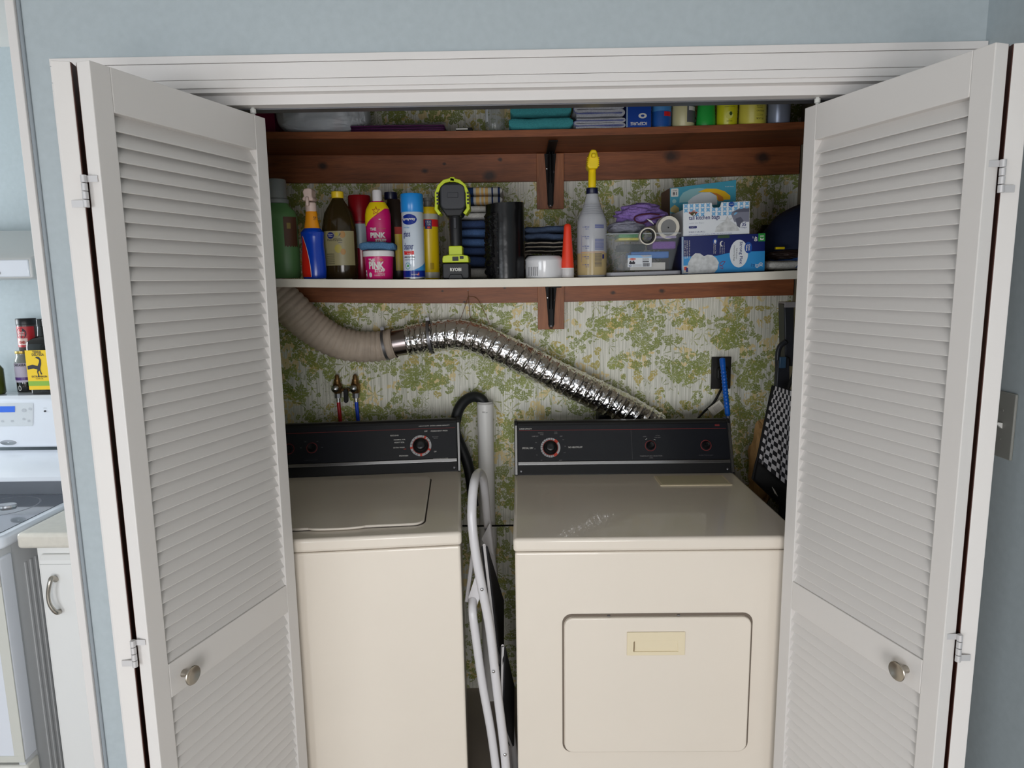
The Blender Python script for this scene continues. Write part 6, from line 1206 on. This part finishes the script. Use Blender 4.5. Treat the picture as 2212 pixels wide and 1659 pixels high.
# jars and oil bottle standing on the backguard ledge
zl = ZS+.3125
def kspot(uL, uR, Y, v): a, b_ = at(uL, v, Y=Y), at(uR, v, Y=Y); return (a.x+b_.x)/2, (b_.x-a.x)/2
Y = .075; x, w = kspot(58, 113, Y, 800); t = thing('oil_bottle', 'dark square olive oil bottle with yellow label on the range', 'oil bottle', (x, Y+w*.8, zl)); k = at(80, 690, Y=Y).z-zl; DG = pl('dark_glass', (20, 18, 14), .12, coat=.6)
hb = (at(70, 739, Y=Y).z-zl)
b = MB()
for (z0_, s0), (z1_, s1) in zip(((0, .95), (.005, 1), (hb*.9, 1), (hb, .94), (hb*1.05, .7), (hb*1.10, .30), (k*.9, .22), (k*.905, .26), (k*.99, .26)), ((.005, 1), (hb*.9, 1), (hb, .94), (hb*1.05, .7), (hb*1.10, .30), (k*.9, .22), (k*.905, .26), (k*.99, .26), (k, .2))):
    A = b.pts([(a*s0, c*s0, z0_) for a, c in rrect(-w, w, -w*.8, w*.8, w*.3, 4)]); B = b.pts([(a*s1, c*s1, z1_) for a, c in rrect(-w, w, -w*.8, w*.8, w*.3, 4)])
    for i in range(len(A)): b.face([A[i], A[(i+1) % len(A)], B[(i+1) % len(A)], B[i]])
bmesh.ops.remove_doubles(b.b, verts=b.b.verts, dist=1e-5); b.build('bottle_body', DG, t)
FO = lambda a, c: Vector((a, -w*.8-.0008, c*1.14-.004)); FO2 = lambda a, c: Vector((a, -w*.8-.0014, c*1.14-.004)); LY = pl('label_yellow', (240, 200, 40), .4)
patch(rect(-w*.98, w*.98, hb*.10, hb*.76), LY, t, FO, 'label'); patch(rect(-w*.98, w*.98, hb*.165, hb*.245), pl('label_green', (140, 180, 70)), t, FO2, 'green_band')
text('TERRA', w*.7, .008, INKD, t, FO2, -w*.4, hb*.71, bold=.02); text('DELYSSA', w*.95, .008, INKD, t, FO2, -w*.45, hb*.665, bold=.02); text('EXTRA VIRGIN', w*1.2, .006, INKD, t, FO2, -w*.65, hb*.305, bold=.02); text('OLIVE OIL', w*.6, .004, INKD, t, FO2, -w*.35, hb*.275)
gz = [(-1.0, .50), (-.55, .52), (-.1, .50), (.05, .56), (.08, .60), (-.18, .635), (-.32, .625), (-.1, .655), (.12, .645), (.24, .60), (.22, .53), (.10, .46), (.10, .42), (.22, .36), (.10, .35), (.02, .42), (-.12, .40), (-.03, .31), (-.12, .31), (-.22, .40), (-.16, .44), (-.5, .455), (-1.0, .44)]
bz = patch([(a*w*.9, hb*c) for a, c in gz], INKD, t, FO2, 'gazelle_print')
Y = .14; x, w = kspot(37, 72, Y, 810); t = thing('sauce_jar', 'dark jar with lilac label and gold lid below the spice tin', 'jar', (x, Y, zl)); k = at(50, 758, Y=Y).z-zl
P_('jar_contents', [(w*.905, .0005), (w*1.004, .005), (w*1.004, k*.26)], DG, t, lab='dark sauce'); P_('jar_glass', [(w*.9, 0), (w, .005), (w, k*.62), (w*.93, k*.78), (w*.72, k*.87), (w*.72, k*.94)], pl('jar_grey_glass', (128, 132, 126), .12), t); P_('lid', [(w*.76, k*.94), (w*.78, k*.95), (w*.78, k)], pl('lid_gold', (176, 150, 80), .3, metal=.7), t, lab='gold metal lid')
wrap(t, 'label', pl('label_lilac', (190, 180, 196), .5), w, -1.2, 1.2, k*.26, k*.72); text('CARRABBA', w*1.45, .010, INKD, t, on_cyl(w+.001), -w*.62, k*.645, bold=.02); wrap(t, 'purple_band', pl('band_purple', (86, 50, 120)), w+.0006, -1.2, 1.2, k*.31, k*.38); patch(ell(-.003, k*.12, .006, .010), INKW, t, on_cyl(w+.001), 'drop_mark'); patch(ell(-.003, k*.12, .004, .007), DG, t, on_cyl(w+.0016), 'drop_mark')
jz = zl+k; Y = .14; x, w = kspot(41, 77, Y, 720); t = thing('spice_jar', 'red labelled spice jar with black lid standing on the dark jar', 'jar', (x, Y, jz+.0005)); k = at(50, 688, Y=Y).z-jz
P_('jar_body', [(w*.9, 0), (w, .004), (w, k*.82)], pl('jar_dark', (70, 60, 58), .3), t); P_('lid', [(w*1.02, k*.80), (w*1.04, k*.82), (w*1.04, k*.985), (w, k)], BLACK, t, lab='black lid')
wrap(t, 'label', pl('label_red', (176, 32, 40), .4), w, -1.4, 1.4, k*.13, k*.76); patch(ell(-.002, k*.55, w*.62, k*.17), INKD, t, on_cyl(w+.001), 'black_arch'); text('Whole', w*.8, .008, INKW, t, on_cyl(w+.0016), -w*.45, k*.555); text('Cloves', w*.8, .008, INKW, t, on_cyl(w+.0016), -w*.45, k*.485); patch(rect(-w*.6, w*.6, k*.2, k*.4), pl('label_pink', (210, 180, 170)), t, on_cyl(w+.0012), 'picture_panel', n=4)
for a in (-.2, .2): patch(ell(a*w, k*.28, w*.18, k*.05), pl('clove_red', (160, 60, 50)), t, on_cyl(w+.002), 'clove_print')
Y = .10; p = at(-8, 845, Y=Y); t = thing('lemon_oil_jar', 'olive coloured jar partly out of frame at the left edge', 'jar', (p.x, Y, zl)); P_('jar_body', [(.026, 0), (.03, .005), (.03, .09), (.018, .11)], pl('olive_jar', (70, 78, 24), .2), t); P_('lid', [(.02, .11), (.02, .125)], BLACK, t, lab='black lid')
